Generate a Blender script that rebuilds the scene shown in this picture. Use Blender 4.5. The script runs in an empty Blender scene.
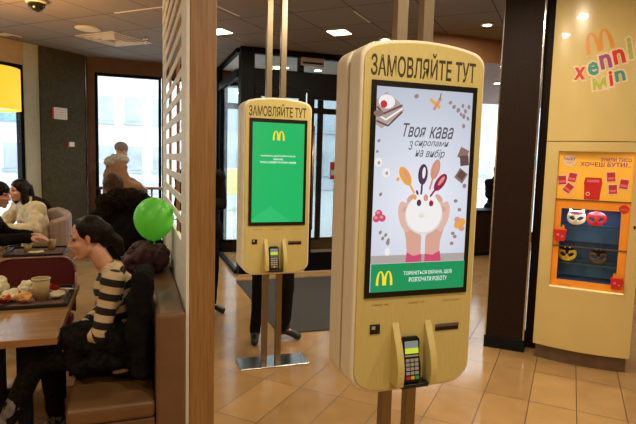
import bpy, bmesh, math, random
from mathutils import Vector, Matrix, noise
random.seed(7)
V = Vector
COL = bpy.context.scene.collection
H = 1.68
CEIL = 3.18

# ------------------------------------------------------------------ materials
def new_mat(name):
    m = bpy.data.materials.new(name); m.use_nodes = True
    nt = m.node_tree
    return m, nt, nt.nodes['Principled BSDF']

def mat(name, col, rough=0.5, metal=0.0, var=0.0, scale=12.0, bump=0.0, bscale=60.0, emit=None, estr=0.0,
        stretch=None, coat=0.0, sheen=0.0, sss=0.0):
    m, nt, b = new_mat(name)
    b.inputs['Base Color'].default_value = (*col, 1)
    b.inputs['Roughness'].default_value = rough
    b.inputs['Metallic'].default_value = metal
    if coat: b.inputs['Coat Weight'].default_value = coat
    if sheen: b.inputs['Sheen Weight'].default_value = sheen
    if emit is not None:
        b.inputs['Emission Color'].default_value = (*emit, 1)
        b.inputs['Emission Strength'].default_value = estr
    if var or bump:
        tc = nt.nodes.new('ShaderNodeTexCoord')
        src = tc.outputs['Object']
        if stretch:
            mp = nt.nodes.new('ShaderNodeMapping'); mp.inputs['Scale'].default_value = stretch
            nt.links.new(src, mp.inputs['Vector']); src = mp.outputs['Vector']
        if var:
            n = nt.nodes.new('ShaderNodeTexNoise'); n.inputs['Scale'].default_value = scale; n.inputs['Detail'].default_value = 4
            nt.links.new(src, n.inputs['Vector'])
            r = nt.nodes.new('ShaderNodeValToRGB')
            r.color_ramp.elements[0].position = 0.3; r.color_ramp.elements[1].position = 0.7
            r.color_ramp.elements[0].color = (*[max(0, c*(1-var)) for c in col], 1)
            r.color_ramp.elements[1].color = (*[min(1, c*(1+var)) for c in col], 1)
            nt.links.new(n.outputs['Fac'], r.inputs['Fac']); nt.links.new(r.outputs['Color'], b.inputs['Base Color'])
        if bump:
            n2 = nt.nodes.new('ShaderNodeTexNoise'); n2.inputs['Scale'].default_value = bscale; n2.inputs['Detail'].default_value = 3
            nt.links.new(src, n2.inputs['Vector'])
            bp = nt.nodes.new('ShaderNodeBump'); bp.inputs['Strength'].default_value = bump; bp.inputs['Distance'].default_value = 0.01
            nt.links.new(n2.outputs['Fac'], bp.inputs['Height']); nt.links.new(bp.outputs['Normal'], b.inputs['Normal'])
    return m

def glow(name, col, s=1.0, rough=0.25):
    m, nt, b = new_mat(name)
    b.inputs['Base Color'].default_value = (0.01, 0.01, 0.01, 1)
    b.inputs['Roughness'].default_value = rough
    b.inputs['Emission Color'].default_value = (*col, 1)
    b.inputs['Emission Strength'].default_value = s
    return m

def glass_mat(name, tint=(0.95, 0.98, 0.98), refl=0.10):
    m = bpy.data.materials.new(name); m.use_nodes = True
    nt = m.node_tree; nt.nodes.clear()
    o = nt.nodes.new('ShaderNodeOutputMaterial'); mx = nt.nodes.new('ShaderNodeMixShader')
    t = nt.nodes.new('ShaderNodeBsdfTransparent'); g = nt.nodes.new('ShaderNodeBsdfGlossy')
    t.inputs['Color'].default_value = (*tint, 1); g.inputs['Roughness'].default_value = 0.02
    mx.inputs['Fac'].default_value = refl
    nt.links.new(t.outputs[0], mx.inputs[1]); nt.links.new(g.outputs[0], mx.inputs[2]); nt.links.new(mx.outputs[0], o.inputs['Surface'])
    return m

def mathn(nt, op, a, b=None):
    n = nt.nodes.new('ShaderNodeMath'); n.operation = op
    for i, v in enumerate((a, b)):
        if v is None: continue
        if isinstance(v, (int, float)): n.inputs[i].default_value = v
        else: nt.links.new(v, n.inputs[i])
    return n.outputs[0]

def grid_mat(name, du, ou, dv, ov, base, grout, gw, rough, var=0.12, bump=0.0, mottle=0.15, rvar=0.0, speck=0.0):
    """rectangular tiles laid at 45 degrees: u = x-y, v = x+y"""
    m, nt, b = new_mat(name)
    g = nt.nodes.new('ShaderNodeNewGeometry'); s = nt.nodes.new('ShaderNodeSeparateXYZ')
    nt.links.new(g.outputs['Position'], s.inputs[0])
    u = mathn(nt, 'DIVIDE', mathn(nt, 'SUBTRACT', mathn(nt, 'SUBTRACT', s.outputs[0], s.outputs[1]), ou), du)
    v = mathn(nt, 'DIVIDE', mathn(nt, 'SUBTRACT', mathn(nt, 'ADD', s.outputs[0], s.outputs[1]), ov), dv)
    fu = mathn(nt, 'FRACT', u); fv = mathn(nt, 'FRACT', v)
    eu = mathn(nt, 'MULTIPLY', mathn(nt, 'MINIMUM', fu, mathn(nt, 'SUBTRACT', 1.0, fu)), du)
    ev = mathn(nt, 'MULTIPLY', mathn(nt, 'MINIMUM', fv, mathn(nt, 'SUBTRACT', 1.0, fv)), dv)
    e = mathn(nt, 'MINIMUM', eu, ev)
    line = mathn(nt, 'LESS_THAN', e, gw)
    cmb = nt.nodes.new('ShaderNodeCombineXYZ')
    nt.links.new(mathn(nt, 'FLOOR', u), cmb.inputs[0]); nt.links.new(mathn(nt, 'FLOOR', v), cmb.inputs[1])
    wn = nt.nodes.new('ShaderNodeTexWhiteNoise'); nt.links.new(cmb.outputs[0], wn.inputs['Vector'])
    nz = nt.nodes.new('ShaderNodeTexNoise'); nz.inputs['Scale'].default_value = 5.0; nz.inputs['Detail'].default_value = 6
    nt.links.new(g.outputs['Position'], nz.inputs['Vector'])
    k = mathn(nt, 'ADD', mathn(nt, 'MULTIPLY', mathn(nt, 'SUBTRACT', wn.outputs['Value'], 0.5), var*2),
              mathn(nt, 'ADD', 1.0, mathn(nt, 'MULTIPLY', mathn(nt, 'SUBTRACT', nz.outputs['Fac'], 0.5), mottle*2)))
    if speck:
        sp = nt.nodes.new('ShaderNodeTexNoise'); sp.inputs['Scale'].default_value = 180.0
        nt.links.new(g.outputs['Position'], sp.inputs['Vector'])
        k = mathn(nt, 'ADD', k, mathn(nt, 'MULTIPLY', mathn(nt, 'SUBTRACT', sp.outputs['Fac'], 0.5), speck))
    cb = nt.nodes.new('ShaderNodeVectorMath'); cb.operation = 'SCALE'; cb.inputs[0].default_value = base
    nt.links.new(k, cb.inputs['Scale'])
    mx = nt.nodes.new('ShaderNodeMix'); mx.data_type = 'RGBA'
    nt.links.new(line, mx.inputs[0]); nt.links.new(cb.outputs[0], mx.inputs[6]); mx.inputs[7].default_value = (*grout, 1)
    nt.links.new(mx.outputs[2], b.inputs['Base Color'])
    rr = mathn(nt, 'ADD', mathn(nt, 'ADD', rough, mathn(nt, 'MULTIPLY', line, 0.3)), mathn(nt, 'MULTIPLY', mathn(nt, 'SUBTRACT', nz.outputs['Fac'], 0.5), rvar))
    nt.links.new(rr, b.inputs['Roughness'])
    if bump:
        bp = nt.nodes.new('ShaderNodeBump'); bp.inputs['Strength'].default_value = bump; bp.inputs['Distance'].default_value = 0.004
        h = mathn(nt, 'ADD', mathn(nt, 'MULTIPLY', mathn(nt, 'SUBTRACT', 1.0, line), 1.0), mathn(nt, 'MULTIPLY', nz.outputs['Fac'], 0.4))
        nt.links.new(h, bp.inputs['Height']); nt.links.new(bp.outputs['Normal'], b.inputs['Normal'])
    return m

def wood_mat(name, c1, c2, rough=0.35, axis='z', scale=1.0, coat=0.0):
    m, nt, b = new_mat(name)
    tc = nt.nodes.new('ShaderNodeTexCoord'); mp = nt.nodes.new('ShaderNodeMapping')
    st = {'z': (28, 28, 1.2), 'x': (1.2, 28, 28), 'y': (28, 1.2, 28)}[axis]
    mp.inputs['Scale'].default_value = tuple(v*scale for v in st)
    nt.links.new(tc.outputs['Object'], mp.inputs['Vector'])
    n = nt.nodes.new('ShaderNodeTexNoise'); n.inputs['Scale'].default_value = 2.2; n.inputs['Detail'].default_value = 7; n.inputs['Distortion'].default_value = 0.6
    nt.links.new(mp.outputs['Vector'], n.inputs['Vector'])
    r = nt.nodes.new('ShaderNodeValToRGB'); r.color_ramp.elements[0].position = 0.32; r.color_ramp.elements[1].position = 0.68
    r.color_ramp.elements[0].color = (*c1, 1); r.color_ramp.elements[1].color = (*c2, 1)
    nt.links.new(n.outputs['Fac'], r.inputs['Fac']); nt.links.new(r.outputs['Color'], b.inputs['Base Color'])
    b.inputs['Roughness'].default_value = rough
    if coat: b.inputs['Coat Weight'].default_value = coat
    return m

M = {}
M['floor'] = grid_mat('floor_tile', 0.4335, 0.197, 0.848, 3.853, (0.42, 0.245, 0.10), (0.10, 0.055, 0.03), 0.0045, 0.13, var=0.10, bump=0.25, mottle=0.22, rvar=0.16, speck=0.10)
M['ceiling'] = grid_mat('ceiling_panel', 0.922, -8.47, 0.922, 6.06, (0.20, 0.165, 0.13), (0.035, 0.028, 0.022), 0.008, 0.75, var=0.05, mottle=0.08)
M['wall'] = mat('wall_brown', (0.13, 0.065, 0.04), 0.6, var=0.12, scale=8)
M['olive'] = mat('wall_olive', (0.062, 0.052, 0.028), 0.7, var=0.25, scale=25, bump=0.15)
M['pale'] = mat('pale_pilaster', (0.42, 0.42, 0.33), 0.6, var=0.05)
M['beige_wall'] = mat('wall_beige', (0.42, 0.30, 0.17), 0.7, var=0.06)
M['soffit'] = mat('bulkhead_brown', (0.30, 0.14, 0.06), 0.6, var=0.06)
M['black'] = mat('black_frame', (0.004, 0.004, 0.0045), 0.5, var=0.2)
M['black'].node_tree.nodes['Principled BSDF'].inputs['Specular IOR Level'].default_value = 0.06
M['blackmat'] = mat('black_matte', (0.008, 0.008, 0.009), 0.6, bump=0.05)
M['glass'] = glass_mat('window_glass')
M['doorglass'] = glass_mat('door_glass', (0.84, 0.88, 0.88), 0.08)
M['shelfglass'] = glass_mat('shelf_glass', (0.75, 0.9, 0.85), 0.25)
M['steel'] = mat('brushed_steel', (0.27, 0.205, 0.135), 0.36, 1.0, var=0.12, scale=30, stretch=(20, 20, 0.5))
M['plate'] = mat('steel_plate', (0.62, 0.60, 0.56), 0.22, 1.0, var=0.1, scale=20)
M['chrome'] = mat('chrome_trim', (0.75, 0.72, 0.68), 0.15, 1.0)
M['kiosk'] = mat('kiosk_front_gold', (0.61, 0.49, 0.18), 0.38, var=0.05, scale=20, stretch=(8, 8, 1), coat=0.1)
M['kioskside'] = mat('kiosk_side_birch', (0.84, 0.75, 0.57), 0.42, var=0.05, scale=20, stretch=(8, 8, 1))
M['kiosktext'] = mat('kiosk_letter_brown', (0.045, 0.030, 0.008), 0.5, var=0.1)
M['kioskfaint'] = mat('kiosk_faint_print', (0.36, 0.23, 0.06), 0.5)
M['bezel'] = mat('bezel_black', (0.006, 0.006, 0.006), 0.25, var=0.1)
M['post'] = wood_mat('post_walnut', (0.27, 0.13, 0.042), (0.39, 0.205, 0.078), 0.4, 'z', 1.6)
M['cream'] = wood_mat('cream_board', (0.82, 0.80, 0.72), (0.88, 0.86, 0.79), 0.45, 'y')
M['batten'] = wood_mat('batten_brown', (0.25, 0.12, 0.05), (0.36, 0.18, 0.08), 0.5, 'z')
M['table'] = wood_mat('table_top_wood', (0.22, 0.11, 0.04), (0.36, 0.20, 0.08), 0.2, 'x', 0.5)
M['tableedge'] = wood_mat('table_edge_wood', (0.26, 0.11, 0.035), (0.34, 0.16, 0.05), 0.4, 'x')
M['leather'] = mat('bench_leather', (0.16, 0.078, 0.028), 0.38, var=0.12, scale=7, bump=0.12, bscale=140)
M['leatherback'] = mat('bench_back_leather', (0.17, 0.088, 0.045), 0.38, var=0.12, scale=7, bump=0.12, bscale=140)
M['redchair'] = mat('maroon_vinyl', (0.10, 0.008, 0.012), 0.35, var=0.1, bump=0.08)
M['redrim'] = mat('chair_rim', (0.30, 0.14, 0.10), 0.3, 0.3, var=0.1)
M['greychair'] = mat('taupe_vinyl', (0.27, 0.18, 0.14), 0.5, var=0.08, bump=0.05)
M['tray'] = mat('tray_black', (0.012, 0.010, 0.010), 0.35, var=0.1)
M['mat'] = mat('entrance_mat_fibre', (0.045, 0.040, 0.036), 0.95, var=0.35, scale=90, bump=0.6, bscale=220)
M['pillar'] = mat('pillar_dark_brown', (0.020, 0.009, 0.005), 0.5, var=0.22, scale=60, bump=0.08)
M['case'] = mat('case_yellow_gloss', (0.66, 0.50, 0.20), 0.25, var=0.03, scale=4, coat=0.5)
M['caseside'] = mat('case_side_brown', (0.24, 0.11, 0.04), 0.5, var=0.1)
M['toekick'] = mat('toe_kick_taupe', (0.15, 0.095, 0.06), 0.4, 0.3, var=0.15)
M['orange'] = mat('case_orange_print_glow', (0.80, 0.26, 0.02), 0.4, var=0.08, scale=5, emit=(1.0, 0.32, 0.02), estr=0.10)  # print colour with a faint glow added, as if lit
M['amber'] = mat('case_amber_print_glow', (0.90, 0.46, 0.05), 0.4, emit=(1, 0.5, 0.06), estr=0.12, var=0.12, scale=3)  # slight self-glow put into the amber print to look lit
M['navy'] = mat('niche_navy', (0.03, 0.055, 0.13), 0.5, var=0.2)
M['blue'] = mat('niche_blue_lit', (0.08, 0.17, 0.33), 0.5, var=0.2, scale=8)
M['white'] = mat('white_paint', (0.78, 0.77, 0.72), 0.5, var=0.03)
M['red'] = mat('red_print', (0.62, 0.02, 0.015), 0.4, var=0.08)
M['yellow'] = mat('yellow_print', (0.85, 0.55, 0.03), 0.4, var=0.05)
M['pink'] = mat('pink_print', (0.70, 0.18, 0.25), 0.4, var=0.05)
M['purple'] = mat('purple_print', (0.30, 0.06, 0.22), 0.4, var=0.05)
M['teal'] = mat('teal_print', (0.04, 0.28, 0.25), 0.4, var=0.05)
M['lime'] = mat('lime_print', (0.42, 0.48, 0.05), 0.4, var=0.05)
M['ochre'] = mat('ochre_print', (0.75, 0.27, 0.02), 0.4, var=0.05)
M['peach'] = mat('peach_outline', (0.82, 0.60, 0.40), 0.4, var=0.03)
M['lampwarm'] = glow('lamp_warm_glow', (1.0, 0.80, 0.50), 14)
M['lampring'] = mat('fixture_white', (0.62, 0.55, 0.45), 0.5, var=0.03)
M['skin'] = mat('skin', (0.60, 0.30, 0.19), 0.5, var=0.06, scale=30)
M['lips'] = mat('lips', (0.42, 0.10, 0.09), 0.4, var=0.05)
M['eye'] = mat('eye_dark', (0.02, 0.012, 0.01), 0.2, var=0.05)
M['hairdark'] = mat('hair_dark_brown', (0.010, 0.005, 0.003), 0.45, var=0.5, scale=60, stretch=(1, 1, 0.2), bump=0.5, bscale=90)
M['hairbrown'] = mat('hair_brown', (0.065, 0.03, 0.015), 0.5, var=0.5, scale=60, bump=0.5, bscale=90)
M['blackcloth'] = mat('black_cloth', (0.006, 0.005, 0.005), 0.85, var=0.3, scale=30, bump=0.3, bscale=40)
M['blackfur'] = mat('charcoal_fur', (0.009, 0.007, 0.005), 0.95, var=0.7, scale=40, bump=0.9, bscale=70)
M['brownfur'] = mat('brown_fur', (0.016, 0.009, 0.006), 0.95, var=0.7, scale=45, bump=0.9, bscale=80)
M['creamcoat'] = mat('cream_quilted_coat', (0.52, 0.43, 0.27), 0.75, var=0.25, scale=14, bump=0.5, bscale=22)
M['tancoat'] = mat('tan_coat', (0.27, 0.13, 0.05), 0.85, var=0.15, scale=14, bump=0.25, bscale=30)
M['greyknit'] = mat('grey_knit', (0.20, 0.17, 0.14), 0.9, var=0.3, scale=50, bump=0.5, bscale=120)
M['scarf'] = mat('pale_scarf', (0.42, 0.38, 0.31), 0.9, var=0.25, scale=40, bump=0.5, bscale=90)
M['maroon'] = mat('maroon_quilt', (0.045, 0.012, 0.016), 0.6, var=0.4, scale=18, bump=0.6, bscale=20)
M['shoe'] = mat('black_boot', (0.010, 0.009, 0.009), 0.4, var=0.1)
M['greyshoe'] = mat('grey_suede_boot', (0.16, 0.14, 0.12), 0.8, var=0.4, scale=30)
M['balloon'] = mat('balloon_green', (0.26, 0.88, 0.17), 0.32)
def _bal():
    nt = M['balloon'].node_tree; b = nt.nodes['Principled BSDF']; t = nt.nodes.new('ShaderNodeBsdfTranslucent'); t.inputs[0].default_value = (0.40, 1.0, 0.25, 1)
    mx = nt.nodes.new('ShaderNodeMixShader'); mx.inputs[0].default_value = 0.5
    o = nt.nodes['Material Output']; nt.links.new(b.outputs[0], mx.inputs[1]); nt.links.new(t.outputs[0], mx.inputs[2]); nt.links.new(mx.outputs[0], o.inputs[0])
_bal()
M['cup'] = mat('paper_cup_tan', (0.52, 0.38, 0.16), 0.6, var=0.05, bump=0.05)
M['cupwhite'] = mat('cup_lid_cream', (0.68, 0.58, 0.38), 0.5)
M['paper'] = mat('crumpled_paper', (0.74, 0.66, 0.42), 0.7, var=0.12, scale=20, bump=0.5, bscale=30)
M['fries'] = mat('fries_golden', (0.80, 0.50, 0.14), 0.6, var=0.2, scale=30)
M['ochrefood'] = mat('nugget_orange', (0.72, 0.32, 0.09), 0.7, var=0.25, scale=40, bump=0.5)
M['clear'] = glass_mat('clear_cup_plastic', (0.85, 0.9, 0.92), 0.35)
M['pavement'] = mat('street_pavement', (0.5, 0.5, 0.5), 0.7, var=0.08, scale=2)
M['facade'] = mat('street_facade_white', (0.68, 0.68, 0.66), 0.7, var=0.05, scale=1)
M['facade2'] = mat('street_facade_grey', (0.45, 0.48, 0.52), 0.7, var=0.06, scale=1)
M['facglass'] = mat('street_window', (0.40, 0.45, 0.50), 0.2, var=0.2, scale=1)
M['carblue'] = mat('car_blue_grey', (0.22, 0.30, 0.40), 0.25, 0.3, coat=0.5, var=0.02)
M['carred'] = mat('car_silver', (0.55, 0.56, 0.58), 0.25, 0.2, coat=0.5, var=0.02)
M['signyellow'] = mat('kiosk_sign_yellow', (0.80, 0.78, 0.25), 0.5, var=0.05)
M['signblue'] = mat('shop_sign_blue', (0.20, 0.38, 0.62), 0.5, var=0.05)
M['shade'] = mat('lamp_shade_yellow', (0.90, 0.55, 0.06), 0.6, emit=(1.0, 0.52, 0.03), estr=0.95, var=0.03)
M['domeblack'] = mat('dome_black', (0.01, 0.01, 0.012), 0.08, var=0.05)
M['ventwhite'] = mat('vent_metal', (0.38, 0.34, 0.30), 0.5, var=0.03)
M['keys'] = mat('keypad_grey', (0.35, 0.34, 0.33), 0.5, var=0.05)
M['lcd'] = glow('terminal_lcd_glow', (0.62, 0.75, 0.04), 0.9)
M['lcdgrey'] = glow('terminal_lcd_grey', (0.25, 0.27, 0.25), 0.8)
M['keyred'] = mat('key_red', (0.55, 0.03, 0.02), 0.4); M['keyyel'] = mat('key_yellow', (0.7, 0.45, 0.03), 0.4); M['keygrn'] = mat('key_green', (0.03, 0.35, 0.1), 0.4)

def spec(names, v):
    for k in names: M[k].node_tree.nodes['Principled BSDF'].inputs['Specular IOR Level'].default_value = v
def stripe_mat():
    m, nt, b = new_mat('striped_knit')
    a = nt.nodes.new('ShaderNodeAttribute'); a.attribute_name = 'run'
    f = mathn(nt, 'FRACT', mathn(nt, 'DIVIDE', a.outputs['Fac'], 0.076))
    g = mathn(nt, 'LESS_THAN', f, 0.5)
    mx = nt.nodes.new('ShaderNodeMix'); mx.data_type = 'RGBA'
    nt.links.new(g, mx.inputs[0]); mx.inputs[6].default_value = (0.60, 0.44, 0.25, 1); mx.inputs[7].default_value = (0.010, 0.008, 0.008, 1)
    nt.links.new(mx.outputs[2], b.inputs['Base Color']); b.inputs['Roughness'].default_value = 0.9
    n = nt.nodes.new('ShaderNodeTexNoise'); n.inputs['Scale'].default_value = 160
    bp = nt.nodes.new('ShaderNodeBump'); bp.inputs['Strength'].default_value = 0.25
    nt.links.new(n.outputs['Fac'], bp.inputs['Height']); nt.links.new(bp.outputs['Normal'], b.inputs['Normal'])
    return m
M['stripes'] = stripe_mat()
spec(['pillar', 'olive', 'blackcloth', 'blackfur', 'brownfur', 'hairdark', 'hairbrown', 'blackmat'], 0.12)
spec(['wall', 'maroon'], 0.25)

# ------------------------------------------------------------------ object helpers
ORG = {}
def tag(o, label=None, cat=None, group=None, kind=None):
    if label: o['label'] = label
    if cat: o['category'] = cat
    if group: o['group'] = group
    if kind: o['kind'] = kind
    return o

def thing(name, label, cat, loc, group=None, kind=None):
    o = bpy.data.objects.new(name, None); COL.objects.link(o); o.location = loc
    o.empty_display_size = 0.1
    ORG[o.name] = V(loc)
    return tag(o, label, cat, group, kind)

def obj(name, src, mats, parent=None, bev=0.0, smooth=False, origin=None):
    """src = bmesh or mesh in world coordinates"""
    if not isinstance(mats, (list, tuple)): mats = [mats]
    if isinstance(src, bmesh.types.BMesh):
        bmesh.ops.recalc_face_normals(src, faces=src.faces[:])
        me = bpy.data.meshes.new(name); src.to_mesh(me); src.free()
    else:
        me = src; me.name = name
    for m in mats: me.materials.append(M[m] if isinstance(m, str) else m)
    off = ORG[parent.name] if parent else (V(origin) if origin else V((0, 0, 0)))
    me.transform(Matrix.Translation(-off))
    o = bpy.data.objects.new(name, me); COL.objects.link(o)
    ORG[o.name] = off
    if parent: o.parent = parent
    else: o.location = off
    if smooth:
        for p in me.polygons: p.use_smooth = True
    if bev:
        b = o.modifiers.new('bev', 'BEVEL'); b.width = bev; b.segments = 3; b.limit_method = 'ANGLE'; b.angle_limit = math.radians(40)
    return o

def copy_tree(o, parent=None):
    c = o.copy(); COL.objects.link(c); ORG[c.name] = ORG[o.name].copy()
    if parent: c.parent = parent
    for ch in [x for x in bpy.data.objects if x.parent == o]: copy_tree(ch, c)
    return c

def B(): return bmesh.new()

def box(bm, x0, x1, y0, y1, z0, z1, mi=0, X=None):
    vs = [bm.verts.new((x, y, z)) for z in (z0, z1) for y in (y0, y1) for x in (x0, x1)]
    fs = [(0, 2, 3, 1), (4, 5, 7, 6), (0, 1, 5, 4), (2, 6, 7, 3), (0, 4, 6, 2), (1, 3, 7, 5)]
    for f in fs:
        fc = bm.faces.new([vs[i] for i in f]); fc.material_index = mi
    if X: bmesh.ops.transform(bm, matrix=X, verts=vs)
    return vs

def obox(bm, c, e, n, s0, s1, d0, d1, z0, z1, mi=0):
    """box in a rotated plan frame: origin c, along e, outward n"""
    vs = [bm.verts.new((c[0]+e[0]*s+n[0]*d, c[1]+e[1]*s+n[1]*d, z)) for z in (z0, z1) for d in (d0, d1) for s in (s0, s1)]
    for f in [(0, 2, 3, 1), (4, 5, 7, 6), (0, 1, 5, 4), (2, 6, 7, 3), (0, 4, 6, 2), (1, 3, 7, 5)]:
        bm.faces.new([vs[i] for i in f]).material_index = mi
    return vs

def prism(bm, pts, a0, a1, mi=0, plane='xz', cap=True):
    def P(u, v, w):
        return (u, w, v) if plane == 'xz' else ((w, u, v) if plane == 'yz' else (u, v, w))
    A = [bm.verts.new(P(u, v, a0)) for u, v in pts]; C = [bm.verts.new(P(u, v, a1)) for u, v in pts]
    n = len(pts)
    if cap:
        bm.faces.new(A).material_index = mi; bm.faces.new(C[::-1]).material_index = mi
    for i in range(n): bm.faces.new((A[i], A[(i+1) % n], C[(i+1) % n], C[i])).material_index = mi
    return A+C

def basis(d, up=None):
    d = V(d).normalized()
    a = V(up) if up else (V((0, 0, 1)) if abs(d.z) < 0.9 else V((1, 0, 0)))
    b = (a - d*a.dot(d)).normalized()
    return d, b, d.cross(b)

def tube(bm, p0, p1, r0, r1=None, n=16, mi=0):
    r1 = r0 if r1 is None else r1
    p0, p1 = V(p0), V(p1); d, a, b = basis(p1-p0)
    R = []
    for p, r in ((p0, r0), (p1, r1)):
        R.append([bm.verts.new(p + (a*math.cos(2*math.pi*k/n)+b*math.sin(2*math.pi*k/n))*r) for k in range(n)])
    bm.faces.new(R[0]).material_index = mi; bm.faces.new(R[1][::-1]).material_index = mi
    for k in range(n): bm.faces.new((R[0][k], R[0][(k+1) % n], R[1][(k+1) % n], R[1][k])).material_index = mi

def lathe(bm, c, prof, n=24, mi=0, close=True):
    c = V(c); R = []
    for r, z in prof:
        R.append([bm.verts.new(c+V((r*math.cos(2*math.pi*k/n), r*math.sin(2*math.pi*k/n), z))) for k in range(n)])
    for A, C in zip(R, R[1:]):
        for k in range(n): bm.faces.new((A[k], A[(k+1) % n], C[(k+1) % n], C[k])).material_index = mi
    if close:
        bm.faces.new(R[0][::-1]).material_index = mi; bm.faces.new(R[-1]).material_index = mi

def cap(bm, p0, p1, r0, r1=None, flat=None, k=1.0, n=14):
    """tapered capsule; flat = axis direction squashed by k"""
    r1 = r0 if r1 is None else r1
    p0, p1 = V(p0), V(p1)
    if (p1-p0).length < 1e-5: p1 = p0+V((0, 0, 1e-4))
    d, a, b = basis(p1-p0, flat)
    rings = []
    for j in range(4):
        t = math.pi/2*(1-j/4.0+0.0) if j else math.pi/2*0.93
        rings.append((p0 - d*r0*math.sin(t), r0*math.cos(t)))
    rings.append((p0, r0)); rings.append((p1, r1))
    for j in range(1, 5):
        t = math.pi/2*(j/4.0) if j < 4 else math.pi/2*0.93
        rings.append((p1 + d*r1*math.sin(t), r1*math.cos(t)))
    # remove ordering glitch at the very tip
    rings = sorted(rings, key=lambda q: (q[0]-p0).dot(d))
    R = [[bm.verts.new(c+(a*math.cos(2*math.pi*i/n)*k+b*math.sin(2*math.pi*i/n))*max(r, 1e-4)) for i in range(n)] for c, r in rings]
    for A, C in zip(R, R[1:]):
        for i in range(n): bm.faces.new((A[i], A[(i+1) % n], C[(i+1) % n], C[i]))
    bm.faces.new(R[0][::-1]); bm.faces.new(R[-1])

def ell(bm, c, rx, ry, rz, axes=None, n=18):
    c = V(c); ax = axes or (V((1, 0, 0)), V((0, 1, 0)), V((0, 0, 1)))
    R = []
    m = 10
    for j in range(m+1):
        t = -math.pi/2*0.97 + math.pi*0.97*j/m
        R.append([bm.verts.new(c+ax[0]*rx*math.cos(t)*math.cos(2*math.pi*i/n)+ax[1]*ry*math.cos(t)*math.sin(2*math.pi*i/n)+ax[2]*rz*math.sin(t)) for i in range(n)])
    for A, C in zip(R, R[1:]):
        for i in range(n): bm.faces.new((A[i], A[(i+1) % n], C[(i+1) % n], C[i]))
    bm.faces.new(R[0][::-1]); bm.faces.new(R[-1])

def remesh(bm, voxel, smooth=4, disp=0.0, dscale=12.0, seed=0.0):
    bmesh.ops.recalc_face_normals(bm, faces=bm.faces[:])
    me = bpy.data.meshes.new('tmp'); bm.to_mesh(me); bm.free()
    o = bpy.data.objects.new('tmp', me); COL.objects.link(o)
    r = o.modifiers.new('r', 'REMESH'); r.mode = 'VOXEL'; r.voxel_size = voxel
    if smooth:
        s = o.modifiers.new('s', 'SMOOTH'); s.factor = 0.5; s.iterations = smooth
    dg = bpy.context.evaluated_depsgraph_get(); dg.update()
    out = bpy.data.meshes.new_from_object(o.evaluated_get(dg))
    bpy.data.objects.remove(o); bpy.data.meshes.remove(me)
    if disp:
        nrm = [v.normal.copy() for v in out.vertices]
        for v, nn in zip(out.vertices, nrm):
            q = v.co*dscale + V((seed, seed, seed))
            v.co += nn*disp*(noise.noise(q) + 0.5*noise.noise(q*2.3))
    return out

def structure(name, bm, m, bev=0.0, parent=None):
    o = obj(name, bm, m, parent, bev)
    if parent is None: o['kind'] = 'structure'
    return o

# text as mesh, placed with a frame (origin, ex, ey, n); fits into w x h
def text_into(bm, s, o, ex, ey, n, u, v, w, h, d, mi, thick=0.0, shear=0.0, bold=0.0, spacing=1.0):
    c = bpy.data.curves.new('t', 'FONT'); c.body = s; c.shear = shear; c.offset = bold; c.resolution_u = 2; c.space_character = spacing
    t = bpy.data.objects.new('t', c); COL.objects.link(t)
    bpy.context.view_layer.update()
    me = bpy.data.meshes.new_from_object(t)
    bpy.data.objects.remove(t); bpy.data.curves.remove(c)
    xs = [q.co.x for q in me.vertices]; ys = [q.co.y for q in me.vertices]
    x0, x1, y0, y1 = min(xs), max(xs), min(ys), max(ys)
    idx = [bm.verts.new(o+ex*(u+(q.co.x-x0)/(x1-x0)*w)+ey*(v+(q.co.y-y0)/(y1-y0)*h)+n*d) for q in me.vertices]
    for p in me.polygons:
        try: bm.faces.new([idx[i] for i in p.vertices]).material_index = mi
        except ValueError: pass
    bpy.data.meshes.remove(me)

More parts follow.
